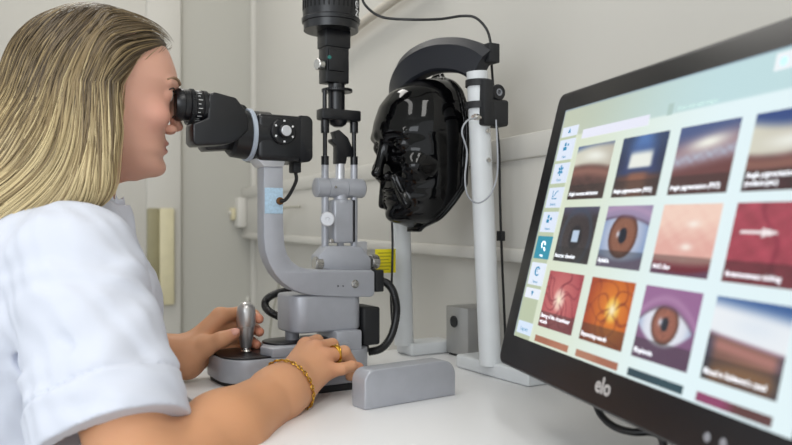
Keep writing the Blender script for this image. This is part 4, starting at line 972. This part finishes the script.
# eyes, brows, lashes
def onskin(y, z):
    xs_ = np.arange(0.12, 0.03, -0.0005); q = np.array([LB(x, y, z) for x in xs_]); v = vb.sample(q); k = int(np.argmax(v < 0.0)); return q[k]
for s_ in (-1, 1):
    m = MB(); m.ball((0, 0, 0), 0.0122, M=Matrix.Translation(Vector(LB(0.0672, s_*0.031, -0.003)))); e = m.build('eye', mat('eye_white', '#d8d4ce', 0.15), body_o)
    m = MB(); q = Vector(LB(0.0672, s_*0.031, -0.003)); m.lathe(q+Vector(fw)*0.0098, fw, [(0, 0.0062), (0.0018, 0.005), (0.0026, 0.001)]); m.build('iris', mat('iris_dark', '#2b3a44', 0.1), e)
    m = MB(); m.tube([onskin(s_*y_, z_) for y_, z_ in ((0.020, 0.0035), (0.028, 0.006), (0.037, 0.0055), (0.044, 0.002))], 0.0011); m.build('upper_lash', mat('lash_dark', '#2a2019', 0.6), body_o)
    m = MB(); m.tube([onskin(s_*y_, z_) for y_, z_ in ((0.016, 0.0150), (0.024, 0.0175), (0.034, 0.0190), (0.044, 0.0175), (0.052, 0.0140))], 0.0034, rfun=lambda t, i: 1-0.6*t); m.build('eyebrow', mat('brow_brown', '#94755a', 0.8), body_o)

# ---- blouse
vc = Vol((-0.82, 0.62, 0.58), (-0.08, 1.36, 1.10), 0.0028)
body_o_b = mid
top = mid+np.array([0, 0, 0.0])
vc.cap(sh_n+[-.025, .03, 0.002], sh_f+[.015, -.02, 0.002], 0.055, 0.055, 0.03)
ch = LB(-0.085, 0, -0.285)
vc.ell(ch, (0.125, 0.165, 0.155), [fw, lf, up], 0.04)
vc.ell(LB(-0.03, -0.062, -0.285), (0.072, 0.066, 0.07), [fw, lf, up], 0.05); vc.ell(LB(-0.03, 0.062, -0.285), (0.072, 0.066, 0.07), [fw, lf, up], 0.05)
vc.cap(ch+[0, 0, -0.02], ch+np.array(fw)*-0.04+[0, 0, -0.36], 0.125, 0.13, 0.05)
vc.cap(LB(-0.055, 0, -0.20), LB(-0.040, 0, -0.160), 0.070, 0.060, 0.03)
hem = np.array(P(111, 441, 0.775)); axs = hem-sh_n; axs /= np.linalg.norm(axs)
vc.cap(sh_n+[0, 0, -0.005], hem+axs*0.03, 0.058, 0.063, 0.045); vc.cap(sh_n, el_n, 0.054, 0.053, 0.03)
vc.cap(sh_f, el_f, 0.060, 0.062, 0.04)
# sleeve hem: cut plane, turned band and seam
sl_, X, Y, Z = vc.sub((-0.82, 0.62, 0.58), (-0.08, 1.36, 1.1))
tt = (X-sh_n[0])*axs[0]+(Y-sh_n[1])*axs[1]+(Z-sh_n[2])*axs[2]
rx = X-sh_n[0]-tt*axs[0]; ry = Y-sh_n[1]-tt*axs[1]; rz = Z-sh_n[2]-tt*axs[2]; rad = np.sqrt(rx*rx+ry*ry+rz*rz)
Lh_ = float((hem-sh_n)@axs)
near = np.clip(1-(rad-0.075)/0.02, 0, 1)*(tt > 0.08)
a_ = vc.a
# folds of the cloth: broad soft ones plus creases running round the sleeve
nx_ = (0.0008*np.sin(X*60+Z*34+1.3*np.sin(Y*41))+0.0009*np.sin(Z*75-X*50+1.8*np.sin(X*38+1))+0.0007*np.sin(Y*120+Z*90+2*np.sin(Z*60))+0.0004*np.sin(X*190+Z*160+2*np.sin(Y*90)))
a_ += nx_.astype(np.float32)
cr = np.zeros(3)
def crease(p, q, wdt_, dep, push=1):
    p = np.array(p, float); q = np.array(q, float); d = q-p; L2 = d@d
    t_ = np.clip(((X-p[0])*d[0]+(Y-p[1])*d[1]+(Z-p[2])*d[2])/L2, 0, 1)
    dd = (X-p[0]-t_*d[0])**2+(Y-p[1]-t_*d[1])**2+(Z-p[2]-t_*d[2])**2
    global a_
    a_ += (push*dep*np.exp(-dd/wdt_**2)*np.sin(np.clip(t_*math.pi, 0.25, 2.9))).astype(np.float32)
for (p_, q_, w_, d_, s_) in (((118, 290, .80), (165, 330, .86), .010, .005, 1), ((105, 300, .79), (160, 347, .85), .010, .005, -1), ((95, 255, .80), (150, 300, .86), .011, .004, 1),
                             ((15, 300, .84), (60, 345, .76), .011, .005, 1), ((10, 262, .86), (95, 286, .79), .007, .004, 1), ((60, 300, .76), (130, 350, .79), .012, .004, -1),
                             ((50, 330, .75), (110, 372, .75), .010, .004, 1), ((8, 270, .90), (35, 400, .80), .010, .010, 1), ((128, 240, .90), (165, 330, .93), .008, .004, 1), ((140, 300, .86), (172, 355, .88), .009, .005, -1),
                             ((70, 225, .85), (125, 262, .85), .012, .004, 1), ((80, 385, .74), (150, 352, .77), .010, .0035, 1)):
    crease(P(*p_), P(*q_), w_, d_, s_)
band_ = ((tt > Lh_-0.046) & (tt < Lh_+0.001)); seam = np.exp(-((tt-(Lh_-0.046))/0.0022)**2)
a_ -= (0.0022*band_*near).astype(np.float32); a_ += (0.0028*seam*near).astype(np.float32)
inarm = (tt > 0.10) & (rad < 0.11) & ((X-mid[0])*lf[0]+(Y-mid[1])*lf[1] < -0.10)
a_ = np.where(inarm, np.maximum(a_, (tt-Lh_).astype(np.float32)), a_)
a_ = np.where(inarm, np.maximum(a_, np.where(tt > Lh_-0.09, (0.060-rad), -1).astype(np.float32)), a_)
vc.a = a_.astype(np.float32)
# neck opening
vc.cap(LB(-0.02, 0, -0.10), LB(-0.045, 0, -0.175), 0.060, 0.052, 0.004, 's')
me = vc.mesh('blouse')
blouse = finish('blouse', me, cloth_m, body_o, smooth=None); me.polygons.foreach_set('use_smooth', [True]*len(me.polygons))
# collar
vcl = Vol(tuple(np.array(HO)+[-0.2, -0.2, -0.22]), tuple(np.array(HO)+[0.15, 0.2, -0.06]), 0.0022)
vcl.cap(LB(-0.055, 0, -0.195), LB(-0.040, 0, -0.152), 0.066, 0.060, 0.0); vcl.cap(LB(-0.06, 0, -0.23), LB(-0.03, 0, -0.09), 0.0625, 0.0555, 0.0, 's')
vcl.add(lambda X, Y, Z: ((HO[2]-0.134)-Z+0*X+0*Y).astype(np.float32), vcl.lo, vcl.lo+vcl.h*vcl.n, 0.0, 's') if False else None
mc = vcl.mesh('collar'); finish('collar', mc, cloth_m, blouse, smooth=None); mc.polygons.foreach_set('use_smooth', [True]*len(mc.polygons))
# trousers and shoes (under the table)
vt = Vol((-0.85, 0.75, 0.0), (0.05, 1.35, 0.70), 0.008)
hipc = ch+np.array(fw)*-0.05+[0, 0, -0.40]
for s_ in (-1, 1):
    hp_ = hipc+lf*s_*0.09; kn_ = hp_+fw*0.40+[0, 0, -0.02]; an_ = kn_+fw*0.0+[0, 0, -(kn_[2]-0.09)]
    vt.cap(hp_, kn_, 0.085, 0.062, 0.05); vt.cap(kn_, an_, 0.060, 0.042, 0.03)
    vt.cap(an_+[0, 0, -0.045], an_+fw*0.15+[0, 0, -0.055], 0.042, 0.034, 0.02)
vt.cap(hipc-lf*0.05, hipc+lf*0.05, 0.12, 0.12, 0.05)
mt = vt.mesh('trousers'); finish('trousers', mt, trouser_m, body_o, smooth=None); mt.polygons.foreach_set('use_smooth', [True]*len(mt.polygons))
hs = hipc+[0, 0, -0.12]
st = thing('swivel_stool', 'round padded stool under the seated woman', 'stool', (hs[0], hs[1], 0))
MB().lathe((hs[0], hs[1], hs[2]-0.06), (0, 0, 1), [(0, 0.16), (0.01, 0.175), (0.05, 0.175), (0.06, 0.16)]).build('seat', blk_soft, st)
MB().cone((hs[0], hs[1], 0.06), (hs[0], hs[1], hs[2]-0.06), 0.025).build('column', chrome, st)
for k in range(5):
    a = 2*math.pi*k/5; m = MB(); m.tube([(hs[0], hs[1], 0.08), (hs[0]+0.13*math.cos(a), hs[1]+0.13*math.sin(a), 0.05), (hs[0]+0.25*math.cos(a), hs[1]+0.25*math.sin(a), 0.02)], 0.016); m.build('leg', chrome, st)

# ---- hair
vh = Vol(tuple(np.array(HO)+[-0.30, -0.25, -0.27]), tuple(np.array(HO)+[0.16, 0.22, 0.15]), 0.003)
vh.ell(LB(-0.018, 0, 0.013), (0.102, 0.084, 0.098), [fw, lf, up], 0.02)
vh.ell(LB(0.032, 0, 0.042), (0.054, 0.064, 0.052), [fw, lf, up], 0.02)
for s_ in (-1, 1):
    vh.chain([LB(-0.006, s_*0.060, 0.02), LB(-0.006, s_*0.064, -0.06), LB(-0.022, s_*0.072, -0.115), LB(-0.080, s_*0.080, -0.150)], [0.034, 0.030, 0.026, 0.018], 0.03)
vh.chain([LB(-0.04, 0, 0.0), LB(-0.085, 0, -0.085), LB(-0.155, 0, -0.17), LB(-0.20, 0, -0.26)], [0.078, 0.072, 0.060, 0.05], 0.03)
for s_ in (-1, 1): vh.chain([LB(-0.045, s_*0.045, 0.0), LB(-0.080, s_*0.060, -0.085), LB(-0.125, s_*0.075, -0.155), LB(-0.18, s_*0.08, -0.24)], [0.040, 0.038, 0.032, 0.025], 0.03)
def hairline(x, y, z):
    """>0 where the face is free of hair"""
    lim = np.interp(z, [-0.20, -0.06, 0.0, 0.03, 0.055, 0.072, 0.083], [0.000, 0.013, 0.021, 0.039, 0.067, 0.092, 0.12]); return x-lim
def cuth(X, Y, Z):
    x = (X-HO[0])*fw[0]+(Y-HO[1])*fw[1]; y = (X-HO[0])*lf[0]+(Y-HO[1])*lf[1]; z = Z-HO[2]
    return (-hairline(x, y, z)*0.75).astype(np.float32)+0*X
vh.add(cuth, vh.lo, vh.lo+vh.h*vh.n, 0.008, 's')
vhf = Vol(vh.lo, vh.lo+vh.h*(vh.n-1), vh.h); vhf.a = vh.a.copy()
# strands grow from the parting and follow the surface of the mass
N = 10000
root = []
while len(root) < N:
    p = np.array(HO)+rng.uniform(-1, 1, 3)*[0.16, 0.16, 0.13]
    l = p-np.array(HO); x, y, z = l@fw, l@lf, l[2]
    if z < -0.03 and rng.random() < 0.6: continue
    if hairline(x, y, z) > -0.003: continue
    root.append(p)
root = np.array(root)
def grad(p):
    e = 0.003; g = np.stack([vhf.sample(p+[e, 0, 0])-vhf.sample(p-[e, 0, 0]), vhf.sample(p+[0, e, 0])-vhf.sample(p-[0, e, 0]), vhf.sample(p+[0, 0, e])-vhf.sample(p-[0, 0, e])], -1)
    return g/(np.linalg.norm(g, axis=1, keepdims=True)+1e-9)
# start on the surface; spread depth a little
dep = rng.uniform(-0.004, 0.003, N)
p = root.copy()
for _ in range(25): p -= grad(p)*(np.clip(vhf.sample(p)-dep, -0.01, 0.01)*0.8)[:, None]
ok = (np.abs(vhf.sample(p)-dep) < 0.003); l = p-np.array(HO)
xx, yy, zz_ = l@fw, l@lf, l[:, 2]
ok &= (hairline(xx, yy, zz_) < -0.004) & (zz_ > -0.10)
# near the front keep roots close to the parting or the hairline
p = p[ok]; dep = dep[ok]; N = len(p)
STEPS = 58; path_ = np.zeros((STEPS, N, 3)); alive = np.ones((STEPS, N), bool); live = np.ones(N, bool)
ph = rng.uniform(0, 6.28, N); wl = rng.uniform(0.7, 1.3, N); stop = rng.uniform(-0.30, -0.20, N)
clump = rng.uniform(0, 1, N)
for k in range(STEPS):
    path_[k] = p; alive[k] = live
    l = p-np.array(HO); x, y, z = l@fw, l@lf, l[:, 2]
    back = np.where(z > 0.0, 0.35+np.clip((x+0.01)/0.05, 0, 1.8)*1.3, (0.22+np.clip((-z-0.05)/0.10, 0, 1)*0.75)*np.clip((-x-0.015)/0.06, 0.0, 1.25))
    d = -up[None, :]*1.0-fw[None, :]*back[:, None]+lf[None, :]*(np.sign(y)*0.25*np.clip((z-0.03)/0.05, 0, 1)*np.clip(1-np.abs(y)/0.06, 0.2, 1))[:, None]
    d += (lf[None, :]*np.sin(k*0.22*wl+ph)[:, None]+fw[None, :]*np.cos(k*0.17*wl+ph*1.7)[:, None])*0.07
    n_ = grad(p); d -= n_*(d*n_).sum(1)[:, None]; d /= (np.linalg.norm(d, axis=1, keepdims=True)+1e-9)
    p = p+d*0.0075*live[:, None]
    for _ in range(2): p = p-n_*(np.clip(vhf.sample(p)-dep, -0.004, 0.004))[:, None]*live[:, None]
    l = p-np.array(HO); live &= (l[:, 2] > stop) & (np.abs(vhf.sample(p)-dep) < 0.006) & (hairline(l@fw, l@lf, l[:, 2]) < 0.001)
# ribbons with a small triangular section
vsl = []; fsl = []; cl_ = []; off = 0
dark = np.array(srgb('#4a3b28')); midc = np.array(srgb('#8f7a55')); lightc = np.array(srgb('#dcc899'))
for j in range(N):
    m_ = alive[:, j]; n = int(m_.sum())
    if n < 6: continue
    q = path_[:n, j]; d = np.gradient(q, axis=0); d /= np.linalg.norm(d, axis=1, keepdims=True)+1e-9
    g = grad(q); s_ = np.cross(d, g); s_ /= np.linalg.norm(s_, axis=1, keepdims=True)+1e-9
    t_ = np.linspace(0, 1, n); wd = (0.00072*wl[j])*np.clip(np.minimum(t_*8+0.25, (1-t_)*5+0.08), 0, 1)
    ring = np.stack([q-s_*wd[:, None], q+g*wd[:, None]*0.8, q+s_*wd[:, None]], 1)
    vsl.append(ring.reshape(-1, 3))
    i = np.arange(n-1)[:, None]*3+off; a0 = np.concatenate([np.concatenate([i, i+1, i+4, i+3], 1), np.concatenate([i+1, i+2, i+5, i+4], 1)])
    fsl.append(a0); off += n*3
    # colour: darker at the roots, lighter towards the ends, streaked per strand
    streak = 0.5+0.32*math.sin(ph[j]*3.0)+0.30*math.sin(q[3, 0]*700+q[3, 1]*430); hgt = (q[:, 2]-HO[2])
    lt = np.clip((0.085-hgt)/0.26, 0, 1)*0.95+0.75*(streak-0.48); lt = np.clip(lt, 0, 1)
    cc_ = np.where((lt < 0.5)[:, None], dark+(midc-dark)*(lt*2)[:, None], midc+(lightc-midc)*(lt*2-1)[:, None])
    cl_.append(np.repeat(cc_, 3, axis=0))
vv = np.concatenate(vsl); ff = np.concatenate(fsl).astype(np.int32); cc_ = np.concatenate(cl_)
me = bpy.data.meshes.new('hair'); me.vertices.add(len(vv)); me.vertices.foreach_set('co', vv.astype(np.float32).ravel())
me.loops.add(ff.size); me.loops.foreach_set('vertex_index', ff.ravel()); me.polygons.add(len(ff)); me.polygons.foreach_set('loop_start', np.arange(0, ff.size, 4, dtype=np.int32)); me.update(calc_edges=True)
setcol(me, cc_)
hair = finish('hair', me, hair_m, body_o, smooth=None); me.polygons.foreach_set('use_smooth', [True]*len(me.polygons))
vh.a = vh.a+0.0055
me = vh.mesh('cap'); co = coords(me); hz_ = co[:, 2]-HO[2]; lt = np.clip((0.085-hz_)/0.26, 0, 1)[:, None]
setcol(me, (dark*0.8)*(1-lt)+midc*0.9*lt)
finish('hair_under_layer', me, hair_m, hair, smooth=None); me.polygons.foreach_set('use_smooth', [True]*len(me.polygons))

# ---- bracelet and ring
bc_ = wr_n-(wr_n-fm)/np.linalg.norm(wr_n-fm)*0.008; axd = (wr_n-fm)/np.linalg.norm(wr_n-fm)
uu = wv-axd*(wv@axd); uu /= np.linalg.norm(uu); ww = np.cross(axd, uu)
def around(a, ra=0.0375, rb=0.0285): return bc_+uu*math.cos(a)*ra+ww*math.sin(a)*rb+axd*0.006*math.sin(a+0.5)
def surf(vol, o, d, r0):                                        # walk outwards to the skin
    o = np.array(o); d = np.array(d); rr = np.arange(0.005, 0.06, 0.0005); v = vol.sample(o[None]+d[None]*rr[:, None]); k = np.argmax(v > 0.0015); return o+d*rr[k]
m = MB(); n = 44; ringp = []
for i in range(n):
    a = 2*math.pi*i/n; d = uu*math.cos(a)+ww*math.sin(a); ringp.append(surf(vb, bc_+axd*0.004*math.sin(a), d, 0.03))
for i in range(n):
    p0 = Vector(ringp[i]); p1 = Vector(ringp[(i+1) % n]); t_ = (p1-p0).normalized(); out_ = (p0-Vector(bc_)).normalized(); sd = t_.cross(out_).normalized()
    c_ = (p0+p1)/2; r_ = (p1-p0).length*0.62
    pl_ = sd if i % 2 else (sd+out_*0.8).normalized()
    link = [c_+t_*math.cos(b)*r_+pl_*math.sin(b)*0.0026 for b in [2*math.pi*q/8 for q in range(8)]]
    m.tube(link, 0.00085, seg=6, sub=2, close=True)
m.build('bracelet', gold, body_o)
rp0, rp1 = K['r'], A(344, 352, 1.068); rc_ = rp0*0.45+rp1*0.55; axr = (rp1-rp0)/np.linalg.norm(rp1-rp0)
uu = np.cross(axr, [0, 0, 1]); uu /= np.linalg.norm(uu); ww = np.cross(uu, axr)
rr_ = 0.0112; m = MB(); m.tube([rc_+uu*math.cos(a)*rr_+ww*math.sin(a)*rr_ for a in [2*math.pi*i/20 for i in range(20)]], 0.0015, close=True, sub=2)
for k in (-1, 1): m.tube([rc_+axr*0.003*k*abs(math.sin(a))+uu*math.cos(a)*rr_+ww*math.sin(a)*(rr_+0.001) for a in [2*math.pi*i/20 for i in range(20)]], 0.0011, close=True, sub=2)
m.build('ring', gold, body_o)
